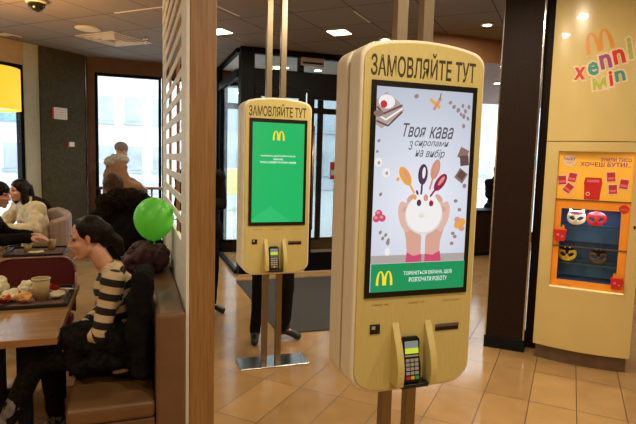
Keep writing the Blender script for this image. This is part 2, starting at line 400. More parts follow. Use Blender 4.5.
class Art:
    """flat printed or displayed picture in a frame, stacked in thin layers"""
    def __init__(s, o, ex, ey, n, d0=0.0004, step=0.00006):
        s.bm = B(); s.o, s.ex, s.ey, s.n = V(o), V(ex), V(ey), V(n); s.d = d0; s.st = step; s.mats = []
    def mi(s, m):
        if m not in s.mats: s.mats.append(m)
        return s.mats.index(m)
    def poly(s, pts, m):
        s.d += s.st
        f = s.bm.faces.new([s.bm.verts.new(s.o+s.ex*u+s.ey*v+s.n*s.d) for u, v in pts]); f.material_index = s.mi(m)
        return s
    def ell(s, cx, cy, rx, ry, m, rot=0, n=24):
        c, q = math.cos(rot), math.sin(rot)
        return s.poly([(cx+rx*math.cos(t)*c-ry*math.sin(t)*q, cy+rx*math.cos(t)*q+ry*math.sin(t)*c) for t in [2*math.pi*i/n for i in range(n)]], m)
    def rect(s, x0, y0, x1, y1, m): return s.poly([(x0, y0), (x1, y0), (x1, y1), (x0, y1)], m)
    def stroke(s, pts, w, m):
        s.d += s.st
        for (x0, y0), (x1, y1) in zip(pts, pts[1:]):
            L = math.hypot(x1-x0, y1-y0) or 1; nx, ny = -(y1-y0)/L*w/2, (x1-x0)/L*w/2
            q = [(x0+nx, y0+ny), (x0-nx, y0-ny), (x1-nx, y1-ny), (x1+nx, y1+ny)]
            f = s.bm.faces.new([s.bm.verts.new(s.o+s.ex*u+s.ey*v+s.n*s.d) for u, v in q]); f.material_index = s.mi(m)
        return s
    def text(s, t, u, v, w, h, m, **k):
        s.d += s.st
        text_into(s.bm, t, s.o, s.ex, s.ey, s.n, u, v, w, h, s.d, s.mi(m), **k); return s
    def arches(s, cx, y0, w, h, m, t=0.16, rot=0.0):
        """two tall tapering arches side by side"""
        s.d += s.st
        cr, sr = math.cos(rot), math.sin(rot)
        def leg(cxx, sign):
            for half in (-1, 1):
                prev = None
                for i in range(13):
                    a = i/12*math.pi/2
                    ro, ri = w/4*(1+t*0.5), w/4*(1-t*1.9)
                    hi = h*(1-0.09)
                    o_ = (cxx+half*ro*math.cos(a), h*math.sin(a)**0.85); i_ = (cxx+half*ri*math.cos(a), hi*math.sin(a)**0.85)
                    cur = []
                    for (x, y) in (o_, i_):
                        X, Y = x*cr-y*sr, x*sr+y*cr
                        cur.append(s.bm.verts.new(s.o+s.ex*(cx+X)+s.ey*(y0+Y)+s.n*s.d))
                    if prev:
                        f = s.bm.faces.new((prev[0], cur[0], cur[1], prev[1])); f.material_index = s.mi(m)
                    prev = cur
        leg(-w/4, 1); leg(w/4, 1)
        return s
    def done(s, name, parent):
        me = bpy.data.meshes.new(name); s.bm.to_mesh(me); s.bm.free()
        return obj(name, me, s.mats, parent)

# ------------------------------------------------------------------ room shell
bm = B(); box(bm, -4.2, 9.3, -3.2, 9.4, -0.12, 0); structure('floor', bm, 'floor')
bm = B(); box(bm, -4.2, 9.3, -3.2, 9.4, CEIL, CEIL+0.12); structure('ceiling', bm, 'ceiling')
bm = B(); box(bm, -4.2, 9.3, -3.2, -3.0, 0, CEIL); structure('wall_rear', bm, 'beige_wall')
bm = B(); box(bm, 9.1, 9.3, -3.0, 9.4, 0, CEIL); structure('wall_right', bm, 'beige_wall')
bm = B(); box(bm, -4.2, -4.0, -3.0, 5.9, 0, CEIL); structure('wall_left', bm, 'beige_wall')
# back wall with window band from x=-0.66
YB = 9.22
bm = B()
box(bm, -0.68, 9.1, YB, YB+0.16, 2.955, CEIL)
box(bm, -0.68, 1.45, YB, YB+0.16, 0, 0.16); box(bm, 3.8, 9.1, YB, YB+0.16, 0, 0.16)
box(bm, -0.68, -0.575, YB, YB+0.16, 0.16, 2.955)
box(bm, 3.80, 3.9, YB, YB+0.16, 0.16, 2.955)
structure('wall_back', bm, 'wall')

def window(n, x0, x1, z0=0.16, z1=2.955, y=YB+0.06):
    root = thing('window_%d' % n, None, None, ((x0+x1)/2, y, z0), kind='structure')
    b = B(); t = 0.045
    box(b, x0, x0+t, y-0.04, y+0.04, z0, z1); box(b, x1-t, x1, y-0.04, y+0.04, z0, z1)
    box(b, x0+t, x1-t, y-0.04, y+0.04, z1-t, z1); box(b, x0+t, x1-t, y-0.04, y+0.04, z0, z0+t)
    obj('window_frame', b, 'black', root, 0.004)
    b = B(); box(b, x0+t, x1-t, y-0.004, y+0.004, z0+t, z1-t); obj('pane', b, 'glass', root)
window(1, -0.575, 0.445); window(2, 0.455, 1.33); window(3, 3.9, 6.4); window(4, 6.41, 9.1)

# diagonal wall on the left: line x-y = -9.892, running down-left
A0 = V((-0.663, 9.229)); e = V((-0.7071, -0.7071)); nin = V((0.7071, -0.7071))   # nin points into the room
def dpt(x): return (x - A0.x)/e.x
sa, sb, sc_, sd = 0.0, dpt(-0.743), dpt(-1.286), dpt(-1.447)
bm = B(); obox(bm, A0, e, nin, 0, sb+0.02, -0.15, 0.0, 0, CEIL); structure('wall_corner', bm, 'wall')
bm = B(); obox(bm, A0, e, nin, sb, sc_, -0.15, 0.05, 0, CEIL); structure('wall_olive', bm, 'olive')
bm = B(); obox(bm, A0, e, nin, sc_, sd, -0.15, 0.02, 0, CEIL); structure('trim_1', bm, 'pale')
bm = B(); obox(bm, A0, e, nin, sb-0.02, sb-0.005, 0.0, 0.055, 0, CEIL); structure('trim_2', bm, 'chrome')
bm = B()
obox(bm, A0, e, nin, sd, sd+2.6, -0.15, 0.0, 2.87, CEIL); obox(bm, A0, e, nin, sd, sd+2.6, -0.15, 0.0, 0, 0.55)
obox(bm, A0, e, nin, sd+2.6, 4.75, -0.15, 0.0, 0, CEIL)
structure('wall_diagonal', bm, 'beige_wall')
root = thing('window_5', None, None, (A0.x+e.x*(sd+1.3), A0.y+e.y*(sd+1.3), 0.55), kind='structure')
bm = B(); t = 0.05
obox(bm, A0, e, nin, sd, sd+t, -0.1, 0.0, 0.55, 2.87); obox(bm, A0, e, nin, sd+1.25, sd+1.3, -0.1, 0.0, 0.55, 2.87)
obox(bm, A0, e, nin, sd+2.55, sd+2.6, -0.1, 0.0, 0.55, 2.87); obox(bm, A0, e, nin, sd+t, sd+2.55, -0.1, 0.0, 2.82, 2.87); obox(bm, A0, e, nin, sd+t, sd+2.55, -0.1, 0.0, 0.55, 0.60)
obj('window_frame', bm, 'black', root)
bm = B(); obox(bm, A0, e, nin, sd+t, sd+2.55, -0.055, -0.047, 0.60, 2.82); obj('pane', bm, 'glass', root)

l = bpy.data.lights.new('vestibule_fill', 'AREA'); l.energy = 30; l.color = (0.95, 0.97, 1.0); l.size = 0.4  # added lamp without fixture, brightens the ceiling seen through the transom
lo = bpy.data.objects.new('vestibule_fill', l); COL.objects.link(lo); lo.location = (2.4, 8.3, 3.12)
# bulkhead at right rear
bm = B(); box(bm, 3.3, 9.1, 5.5, 9.2, 2.90, CEIL); structure('ceiling_bulkhead', bm, 'soffit')

# ------------------------------------------------------------------ entrance vestibule
YF = 7.3
ves = thing('door_1', None, None, (2.3, YF, 0), kind='structure')
bm = B()
def fr(x0, x1, z0, z1, y0=YF-0.04, y1=YF+0.06): box(bm, x0, x1, y0, y1, z0, z1)
fr(1.39, 3.86, 3.10, CEIL)            # head
fr(1.50, 3.78, 2.66, 2.90)            # transom bar
fr(1.39, 1.58, 0, 3.10, YF-0.05, YF+0.14)   # corner post
fr(3.22, 3.35, 0, 3.10); fr(3.76, 3.86, 0, 3.10)
fr(2.215, 2.29, 2.90, 3.10)
obj('frame', bm, 'black', ves, 0.006)
bm = B(); box(bm, 1.58, 2.215, YF, YF+0.01, 2.90, 3.10); box(bm, 2.29, 3.22, YF, YF+0.01, 2.90, 3.10); box(bm, 3.35, 3.76, YF, YF+0.01, 0.03, 2.66); obj('transom_pane', bm, 'glass', ves)
bm = B(); box(bm, 1.39, 3.35, YF-0.10, YF+0.05, 0.0, 0.025); obj('threshold', bm, 'beige_wall', ves)
def leaf(n, x0, x1, hx):
    r = thing('door_%d' % n, None, None, ((x0+x1)/2, YF, 0), kind='structure')
    b = B(); st = 0.10
    box(b, x0, x0+st, YF-0.025, YF+0.025, 0.03, 2.655); box(b, x1-st, x1, YF-0.025, YF+0.025, 0.03, 2.655)
    box(b, x0+st, x1-st, YF-0.025, YF+0.025, 2.53, 2.655); box(b, x0+st, x1-st, YF-0.025, YF+0.025, 0.03, 0.30)
    obj('door_frame', b, 'black', r, 0.005)
    b = B(); box(b, x0+st, x1-st, YF-0.004, YF+0.004, 0.30, 2.53); obj('pane', b, 'doorglass', r)
    b = B(); tube(b, (hx, YF-0.09, 0.65), (hx, YF-0.09, 2.15), 0.016)
    for z in (0.75, 1.4, 2.05): tube(b, (hx, YF-0.09, z), (hx, YF-0.02, z), 0.010)
    obj('handle', b, 'steel', r, smooth=True)
leaf(2, 1.585, 2.335, 2.27); leaf(3, 2.365, 3.215, 2.44)
# side glazing of the vestibule, x = 1.39
vs = thing('window_6', None, None, (1.39, 8.3, 0), kind='structure')
bm = B()
box(bm, 1.36, 1.42, YF+0.14, 9.2, 2.78, 2.90); box(bm, 1.36, 1.42, YF+0.14, 9.2, 3.12, CEIL); box(bm, 1.36, 1.42, YF+0.14, 9.2, 0, 0.06)
box(bm, 1.37, 1.41, 8.93, 8.97, 0.06, 2.78); box(bm, 1.345, 1.435, 9.12, 9.215, 0, CEIL)
obj('window_frame', bm, 'black', vs)
bm = B(); box(bm, 1.387, 1.393, YF+0.14, 9.12, 0.06, 2.78); obj('pane', bm, 'glass', vs)
bm = B(); box(bm, 3.80, 3.86, YF+0.06, 9.2, 0, CEIL); structure('wall_vestibule', bm, 'black')
bm = B(); box(bm, 1.42, 3.80, YF+0.16, 9.15, 3.13, 3.17); structure('ceiling_vestibule', bm, 'white')
# outer doors of the vestibule at the facade
ov = thing('door_4', None, None, (2.3, YB, 0), kind='structure')
bm = B()
box(bm, 1.435, 3.80, YB-0.05, YB-0.005, 2.5, 2.60); box(bm, 1.435, 3.80, YB-0.05, YB-0.005, 2.86, 2.955)
for x in (1.435, 2.31, 2.42, 3.18, 3.70): box(bm, x, x+0.10, YB-0.05, YB-0.005, 0, 2.86)
box(bm, 1.535, 3.70, YB-0.05, YB-0.005, 0, 0.22)
obj('door_frame', bm, 'black', ov)
bm = B(); box(bm, 1.535, 3.70, YB-0.03, YB-0.024, 0.22, 2.86); obj('pane', bm, 'doorglass', ov)

# red poster stuck inside the vestibule
bm = B(); box(bm, 2.79, 3.0, 7.42, 7.435, 1.38, 1.64); box(bm, 2.80, 2.90, 7.415, 7.42, 1.44, 1.52, 1)
box(bm, 2.86, 2.88, 7.43, 7.45, 0.0, 1.66, 2); box(bm, 2.72, 3.02, 7.36, 7.50, 0.0, 0.02, 2)
w = obj('advert_stand', bm, ['red', 'white', 'black'], None, 0.002, origin=(2.87, 7.43, 0))
tag(w, 'small red advertising board standing behind the glass entrance door', 'sign')

# door closer box and sensor
bm = B(); box(bm, 2.22, 2.56, YF-0.12, YF-0.041, 2.98, 3.09, 0)
box(bm, 2.24, 2.54, YF-0.125, YF-0.12, 3.0, 3.03, 1)
w = obj('door_closer', bm, ['toekick', 'black'], None, 0.008, origin=(2.39, YF-0.08, 3.0)); tag(w, 'dark grey box of the automatic door above the glass entrance doors', 'door sensor')

# pillar at 45 degrees
P1 = V((3.048, 3.935)); e2 = (V((3.293, 3.702))-P1).normalized(); n2 = V((e2.y, -e2.x))
if n2.dot(P1) > 0: n2 = -n2
pil = thing('pillar', 'dark brown square pillar with chrome edge strips beside the yellow toy display', 'pillar', (3.17, 3.82, 0), kind='structure')
bm = B(); obox(bm, P1, e2, n2, 0.006, 0.33, -0.33, 0, 0.11, CEIL); obj('shaft', bm, 'pillar', pil)
bm = B(); obox(bm, P1, e2, n2, 0.0, 0.012, -0.012, 0.005, 0.11, CEIL); obox(bm, P1, e2, n2, 0.326, 0.340, -0.014, 0.005, 0.11, CEIL); obj('edge_trim', bm, 'chrome', pil, 0.002)
bm = B(); obox(bm, P1, e2, n2, -0.004, 0.344, -0.34, 0.008, 0, 0.11); obj('plinth', bm, 'blackmat', pil, 0.004)

# ------------------------------------------------------------------ toy display case
bm = B(); obox(bm, P1, e2, n2, 0.342, 0.52, -0.20, -0.16, 0, CEIL-0.001); structure('dark_gap_panel', bm, 'pillar')  # dark panel added so the gap beside the case reads black
CA = V((3.332, 3.558)); ce = V((0.678, -0.7355)).normalized(); cn = V((-0.7355, -0.678)).normalized()
def bul(s): return 0.055*(1-((s-0.31)/0.37)**2)
def cp(s, d=0.0, z=0.0):
    q = CA+ce*s+cn*(bul(s)+d); return V((q.x, q.y, z))
case = thing('toy_display_case', 'tall curved yellow display case with orange lit window of party masks', 'display case', (CA.x+0.3, CA.y-0.1, 0))
SS = [-0.05+0.73*i/24 for i in range(25)]
def shell(bm, s_list, z0, z1, d0=-0.018, d1=0.0, mi=0):
    n = len(s_list)
    F0 = [bm.verts.new(cp(s, d1, z0)) for s in s_list]; F1 = [bm.verts.new(cp(s, d1, z1)) for s in s_list]
    G0 = [bm.verts.new(cp(s, d0, z0)) for s in s_list]; G1 = [bm.verts.new(cp(s, d0, z1)) for s in s_list]
    for i in range(n-1):
        for q in ((F0[i], F0[i+1], F1[i+1], F1[i]), (G0[i+1], G0[i], G1[i], G1[i+1]), (F1[i], F1[i+1], G1[i+1], G1[i]), (F0[i+1], F0[i], G0[i], G0[i+1])):
            bm.faces.new(q).material_index = mi
    for i in (0, n-1): bm.faces.new((F0[i], F1[i], G1[i], G0[i])).material_index = mi
def srange(a, b, n=14): return [a+(b-a)*i/n for i in range(n+1)]
bm = B(); shell(bm, SS, 1.884, CEIL-0.002); obj('upper_panel', bm, 'case', case)
bm = B()
shell(bm, SS, 0.13, 0.655); shell(bm, SS, 1.80, 1.878)
shell(bm, srange(-0.05, 0.05, 4), 0.655, 1.80); shell(bm, srange(0.60, 0.68, 4), 0.655, 1.80)
obj('lower_panel', bm, 'case', case)
bm = B(); shell(bm, srange(-0.03, 0.66), 0.0, 0.13, -0.3, -0.04); obj('toe_kick', bm, 'toekick', case)
bm = B()
obox(bm, CA, ce, cn, 0.66, 0.68, -0.45, bul(0.68)-0.019, 0.13, CEIL-0.002)
obox(bm, CA, ce, cn, -0.05, -0.03, -0.45, bul(-0.05)-0.019, 0.13, CEIL-0.002)
obox(bm, CA, ce, cn, -0.03, 0.66, -0.45, -0.43, 0.13, CEIL-0.002)
obj('side_panel', bm, 'caseside', case)
bm = B(); obox(bm, CA, ce, cn, 0.631, 0.645, bul(.638), bul(.638)+0.004, 1.195, 1.218); obj('keyhole', bm, 'black', case)
# orange surround (flat, set back behind the opening)
dS = 0.0
S0, S1, Z0, Z1 = 0.05, 0.60, 0.655, 1.80
N0, N1, NZ0, NZ1 = 0.10, 0.54, 0.72, 1.325
bm = B()
obox(bm, CA, ce, cn, S0, S1, dS-0.01, dS, NZ1, 1.40); obox(bm, CA, ce, cn, S0, S1, dS-0.01, dS, Z0, NZ0)
obox(bm, CA, ce, cn, S0, N0, dS-0.01, dS, NZ0, NZ1); obox(bm, CA, ce, cn, N1, S1, dS-0.01, dS, NZ0, NZ1)
obj('orange_surround', bm, 'orange', case)
bm = B(); obox(bm, CA, ce, cn, S0, S1, dS-0.01, dS, 1.405, Z1); obj('poster_panel', bm, 'amber', case)
bm = B()
obox(bm, CA, ce, cn, N0, N1, -0.21, -0.20, 1.03, NZ1, 0); obox(bm, CA, ce, cn, N0, N1, -0.21, -0.20, NZ0, 1.03, 0)
obox(bm, CA, ce, cn, N0, N1, -0.199, -0.195, 1.03, 1.18, 1); obox(bm, CA, ce, cn, N0, N1, -0.199, -0.195, 0.73, 0.86, 1)  # brighter blue sheets stand in for light on the niche back
obox(bm, CA, ce, cn, N0-0.01, N0, -0.21, dS-0.01, NZ0, NZ1, 0); obox(bm, CA, ce, cn, N1, N1+0.01, -0.21, dS-0.01, NZ0, NZ1, 0)
obox(bm, CA, ce, cn, N0-0.01, N1+0.01, -0.21, dS-0.01, NZ1, NZ1+0.01, 0); obox(bm, CA, ce, cn, N0-0.01, N1+0.01, -0.21, dS-0.01, NZ0-0.01, NZ0, 0)
obj('niche', bm, ['navy', 'blue'], case)
for z in (1.18, 0.868):
    bm = B(); obox(bm, CA, ce, cn, N0+.002, N1-.002, -0.19, dS-0.012, z-0.008, z); obj('glass_shelf', bm, 'shelfglass', case)
for (za, zb) in ((1.004, 1.012), (1.397, 1.405)):
    bm = B(); obox(bm, CA, ce, cn, S0, S1, dS+0.002, dS+0.011, za, zb); obj('glazing_bar', bm, 'toekick', case)
bm = B(); obox(bm, CA, ce, cn, S0, S1, dS+0.0, dS+0.03, Z0, Z0+0.006); obj('highlight_strip', bm, glow('ledge_highlight', (1, 0.75, 0.3), 1.0), case)  # glowing strip stands in for the bright highlight along the sill
l = bpy.data.lights.new('niche_light', 'AREA'); l.shape = 'RECTANGLE'; l.size = 0.38; l.size_y = 0.03; l.energy = 1.0; l.color = (0.85, 0.92, 1.0)
lo = bpy.data.objects.new('niche_light', l); COL.objects.link(lo); q_ = CA+ce*0.32+cn*(-0.05); lo.location = (q_.x, q_.y, NZ1-0.006); lo.rotation_euler = (0, 0, math.atan2(ce.y, ce.x))
# printed art on the poster panel
e3 = V((ce.x, ce.y, 0)); n3 = V((cn.x, cn.y, 0)); up = V((0, 0, 1))
art = Art(V((CA.x, CA.y, 0)), e3, up, n3, dS+0.0006, 0.0001)
art.ell(0.135, 1.725, 0.060, 0.060, 'yellow').ell(0.135, 1.725, 0.052, 0.052, 'peach')
art.text('happy', 0.090, 1.722, 0.09, 0.035, 'purple', bold=0.02).text('toys', 0.11, 1.695, 0.05, 0.02, 'lime', bold=0.02)
art.text('ЗУМЛИ ТИСО', 0.36, 1.722, 0.22, 0.030, 'purple', bold=0.02).text('ХОЧЕШ БУТИ?..', 0.215, 1.680, 0.36, 0.036, 'purple', bold=0.02)
# meal carton
art.poly([(0.262, 1.408), (0.375, 1.408), (0.385, 1.545), (0.255, 1.545)], 'red')
art.poly([(0.252, 1.540), (0.388, 1.540), (0.380, 1.590), (0.262, 1.590)], 'red').rect(0.276, 1.552, 0.364, 1.572, 'pink')
art.ell(0.287, 1.455, 0.016, 0.016, 'peach').ell(0.287, 1.455, 0.010, 0.010, 'red')
for (x, y, r) in ((0.09, 1.56, 0.1), (0.165, 1.585, -0.15), (0.14, 1.495, -0.6), (0.445, 1.60, 0.1), (0.465, 1.50, 0.1), (0.54, 1.545, -0.1)):
    c, s = math.cos(r), math.sin(r)
    def Q(w, h, dx=0, dy=0): return [(x+(a+dx)*c-(b+dy)*s, y+(a+dx)*s+(b+dy)*c) for a, b in ((-w, -h), (w, -h), (w, h), (-w, h))]
    art.poly(Q(0.036, 0.043), 'peach').poly(Q(0.029, 0.036), 'red').poly(Q(0.024, 0.009, 0, -0.012), 'pink').poly(Q(0.018, 0.006, 0, 0.025), 'purple')
art.ell(0.555, 1.345, 0.036, 0.034, 'red').text('мій', 0.532, 1.333, 0.046, 0.022, 'pink')
art.text('колекція', 0.115, 0.672, 0.10, 0.014, 'purple')
art.done('printed_graphics', case)

# printed wordmark on the upper panel (follows the curved front)
def wordmark():
    b = B(); mats = []
    def mi(m):
        if m not in mats: mats.append(m)
        return mats.index(m)
    O = V((0, 0, 0)); X = V((1, 0, 0)); Y = V((0, 1, 0)); Z = V((0, 0, 1))
    def tx(t, cx, cy, w, h, rot, m, d, bold):
        b2 = B(); text_into(b2, t, O, X, Y, Z, -w/2, -h/2, w, h, d, 0, bold=bold)
        R = Matrix.Translation((cx, cy, 0)) @ Matrix.Rotation(rot, 4, 'Z')
        k = mi(m); mp = {}
        for v in b2.verts: mp[v] = b.verts.new(R @ v.co)
        for f in b2.faces: b.faces.new([mp[v] for v in f.verts]).material_index = k
        b2.free()
    # (letter, px frame s, z, w, h, colour)
    L = [('x', 0.163, 2.425, 0.085, 0.100, 0.0, 'red'), ('e', 0.257, 2.457, 0.078, 0.110, 0.12, 'teal'), ('n', 0.340, 2.508, 0.080, 0.115, 0.25, 'purple'),
         ('n', 0.430, 2.540, 0.080, 0.115, 0.25, 'red'), ('i', 0.500, 2.600, 0.032, 0.170, 0.2, 'lime'),
         ('м', 0.310, 2.335, 0.095, 0.088, 0.15, 'lime'), ('i', 0.387, 2.374, 0.026, 0.118, 0.18, 'red'), ('n', 0.448, 2.392, 0.070, 0.085, 0.22, 'teal')]
    for l, x, y, w, h, r, c in L: tx(l, x, y, w+0.026, h+0.026, r, 'peach', 0.0010, 0.06)
    for l, x, y, w, h, r, c in L: tx(l, x, y, w, h, r, c, 0.0016, 0.03)
    a = Art(O, X, Y, Z, 0.0012, 0.0004); a.arches(0.300, 2.590, 0.185, 0.165, 'ochre', t=0.25, rot=0.24)
    k = mi('ochre'); mp = {}
    for v in a.bm.verts: mp[v] = b.verts.new(v.co)
    for f in a.bm.faces: b.faces.new([mp[v] for v in f.verts]).material_index = k
    a.bm.free()
    for v in b.verts:
        s, z, d = v.co; v.co = cp(s, d, z)
    me = bpy.data.meshes.new('wordmark'); b.to_mesh(me); b.free()
    obj('wordmark', me, mats, case)
wordmark()

# masks on the glass shelves
def mask(s, z, m, m2, label, ears=False):
    o = CA+ce*s+cn*(-0.085)
    b = B()
    import math as _m
    outline = []
    for i in range(40):
        t = 2*_m.pi*i/40
        outline.append((0.056*_m.copysign(abs(_m.cos(t))**0.8, _m.cos(t)), 0.048*_m.copysign(abs(_m.sin(t))**0.8, _m.sin(t))+0.002))
    # curved shell grid with eye holes
    N = 26
    grid = {}
    for i in range(N+1):
        for j in range(N+1):
            u = -0.064+0.128*i/N; v = -0.054+0.108*j/N
            if (abs(u)/0.062)**2.3+(abs(v)/0.052)**2.3 > 1: continue
            if any(((u-sx*0.025)*_m.cos(0.35*sx)+(v+0.006)*_m.sin(0.35*sx))**2/0.0165**2+((v+0.006)*_m.cos(0.35*sx)-(u-sx*0.025)*_m.sin(0.35*sx))**2/0.010**2 < 1 for sx in (-1, 1)): continue
            d = 0.03*(1-(u/0.064)**2)+0.008*_m.exp(-((u/0.012)**2+((v+0.012)/0.02)**2))
            grid[(i, j)] = b.verts.new(V((o.x, o.y, z+0.056))+e3*u+up*v+n3*d)
    for (i, j) in list(grid):
        q = [grid.get((i, j)), grid.get((i+1, j)), grid.get((i+1, j+1)), grid.get((i, j+1))]
        if all(q):
            f = b.faces.new(q); u = -0.064+0.128*(i+.5)/N; v = -0.054+0.108*(j+.5)/N
            f.material_index = 1 if (abs(v-0.03-abs(u)*0.2) < 0.010 or (m2 == 'blackmat' and abs(u) < 0.012 and v > 0)) else 0
    if ears:
        for sx in (-1, 1): cap(b, V((o.x, o.y, z+0.098))+e3*sx*0.036+n3*0.012, V((o.x, o.y, z+0.112))+e3*sx*0.042+n3*0.012, 0.014, 0.006)
    for v in b.verts:
        q = V((o.x, o.y, z)); v.co = q+(v.co-q)*1.2
    x = obj('party_mask', b, [m, m2], None, origin=(o.x, o.y, z), smooth=True)
    md = x.modifiers.new('so', 'SOLIDIFY'); md.thickness = 0.003
    tag(x, label, 'mask', 'masks on the display shelves')
mask(0.215, 1.181, 'paper', 'purple', 'cream toy mask with purple brow on the upper glass shelf', True)
mask(0.365, 1.181, 'red', 'pink', 'red toy mask with pink brow on the upper glass shelf')
mask(0.165, 0.869, 'yellow', 'blackmat', 'yellow toy mask with black centre stripe on the lower glass shelf')
mask(0.40, 0.869, 'toekick', 'blackmat', 'dark brown toy mask on the lower glass shelf')
# two red meal cartons at the front of the case
def carton(s, z, label, k=1.0, rot=0.0):
    o = CA+ce*s+cn*(0.035)
    r = thing('meal_carton', label, 'carton', (o.x, o.y, z), 'red meal cartons at the case front')
    b = B()
    w0, w1, h, dd = 0.030*k, 0.038*k, 0.075*k, 0.022*k
    vs = [V((o.x, o.y, z))+e3*(sx*w)+n3*(sy*dd)+up*hh for hh, w in ((0, w0), (h, w1)) for sy in (-1, 1) for sx in (-1, 1)]
    vv = [b.verts.new(v) for v in vs]
    for f in [(0, 2, 3, 1), (4, 5, 7, 6), (0, 1, 5, 4), (2, 6, 7, 3), (0, 4, 6, 2), (1, 3, 7, 5)]: b.faces.new([vv[i] for i in f])
    obj('carton_body', b, 'red', r, 0.002)
    b = B()
    pts = [(-0.026, 0), (0.026, 0), (0.022, 0.03), (0.010, 0.032), (0.010, 0.018), (-0.010, 0.018), (-0.010, 0.032), (-0.022, 0.03)]
    A = [b.verts.new(V((o.x, o.y, z+h))+e3*(u*k)+up*(v*k)+n3*0.003) for u, v in pts]; C = [b.verts.new(v.co-n3*0.006) for v in A]
    b.faces.new(A); b.faces.new(C[::-1])
    for i in range(len(A)): b.faces.new((A[i], A[(i+1) % 8], C[(i+1) % 8], C[i]))
    obj('handle', b, 'ochre', r)
    b = B()
    for (u, v, q) in ((-0.012, 0.04, 0.010), (0.014, 0.03, 0.008)): ell(b, V((o.x, o.y, z+v*k))+e3*u*k+n3*(dd+0.001), q*k, 0.002, q*k*0.8, (e3, n3, up))
    obj('printed_badge', b, 'pink', r, smooth=True)
carton(0.105, 1.055, 'red meal carton stuck beside the upper masks', 1.25)
carton(0.545, 0.70, 'red meal carton at the lower corner of the toy window', 1.2)

# ------------------------------------------------------------------ partition: post + slatted screen
div = thing('slatted_divider', 'cream slatted wooden divider ending in a brown walnut post', 'room divider', (0.31, 3.8, 0))
bm = B(); box(bm, 0.262, 0.39, 2.67, 2.96, 0, CEIL-0.001); obj('post', bm, 'post', div, 0.003)
bm = B(); box(bm, 0.245, 0.2615, 2.672, 2.96, 0, CEIL-0.001); obj('edge_board', bm, M['cream'], div, 0.002)
bm = B()
z = 1.18
box(bm, 0.25, 0.272, 2.96, 4.90, 0.0, 1.20)
while z < CEIL-0.08:
    z += 0.1165
    if z+0.058 < CEIL: box(bm, 0.25, 0.257, 2.96, 4.90, z, z+0.044)
obj('slat_panel', bm, 'cream', div)
for y in (3.42, 4.15):
    bm = B(); box(bm, 0.258, 0.275, y, y+0.05, 1.2, CEIL-0.001); obj('batten', bm, 'batten', div, 0.002)
bm = B(); box(bm, 0.25, 0.28, 4.90, 4.94, 0, CEIL-0.001); obj('end_board', bm, 'cream', div, 0.002)

# ------------------------------------------------------------------ kiosks
KX0, KX1 = 0.785, 1.325
def kiosk_outline(inset=0.0, x0=KX0, x1=KX1, zt=2.055, arch=0.075, zb=0.765):
    p = []
    x0 += inset; x1 -= inset
    rb = 0.11; rt = 0.075
    def arc(cx, cz, rx, rz, a0, a1, n=7):
        for i in range(n+1):
            t = math.radians(a0+(a1-a0)*i/n); p.append((cx+rx*math.cos(t), cz+rz*math.sin(t)))
    arc(x0+rb, zb+inset+0.085, rb, 0.085, 180, 270)
    arc(x1-rb, zb+inset+0.085, rb, 0.085, 270, 360)
    arc(x1-rt, zt-inset, rt, 0.062, 0, 72)
    n = 10; xa, xb = p[-1][0], x0+rt-rt*math.cos(math.radians(72))
    za = p[-1][1]
    for i in range(1, n):
        t = i/n; x = xa+(xb-xa)*t; p.append((x, za+(2.137-inset-za)*math.sin(math.pi*t)**0.8))
    arc(x0+rt, zt-inset, rt, 0.062, 108, 180)
    return p

MG = {k: glow('disp_'+k, c, 1.0) for k, c in dict(
    white=(0.80, 0.82, 0.88), pale=(0.60, 0.64, 0.74), bluish=(0.50, 0.55, 0.68), green=(0.0, 0.30, 0.085), green2=(0.0, 0.26, 0.075), txt=(0.85, 0.9, 0.9),
    gold=(0.95, 0.72, 0.02), ink=(0.10, 0.09, 0.11), red=(0.55, 0.02, 0.03), crm=(0.85, 0.82, 0.80), choc=(0.12, 0.06, 0.05), choc2=(0.24, 0.15, 0.13),
    cake=(0.42, 0.32, 0.30), amber=(0.80, 0.36, 0.06), plum=(0.07, 0.03, 0.07), peach=(0.62, 0.28, 0.18), berry=(0.30, 0.01, 0.06), skin=(0.66, 0.36, 0.28), skin2=(0.72, 0.46, 0.38),
    pinkc=(0.62, 0.06, 0.16), wood=(0.42, 0.36, 0.34), grn=(0.0, 0.27, 0.09), nut=(0.30, 0.22, 0.20), coral=(0.70, 0.30, 0.22), foam=(0.86, 0.84, 0.84), foam2=(0.74, 0.68, 0.68), g1=(0.0, 0.45, 0.12), g2=(0.01, 0.50, 0.15)).items()}
for k in list(MG): M['d_'+k] = MG[k]

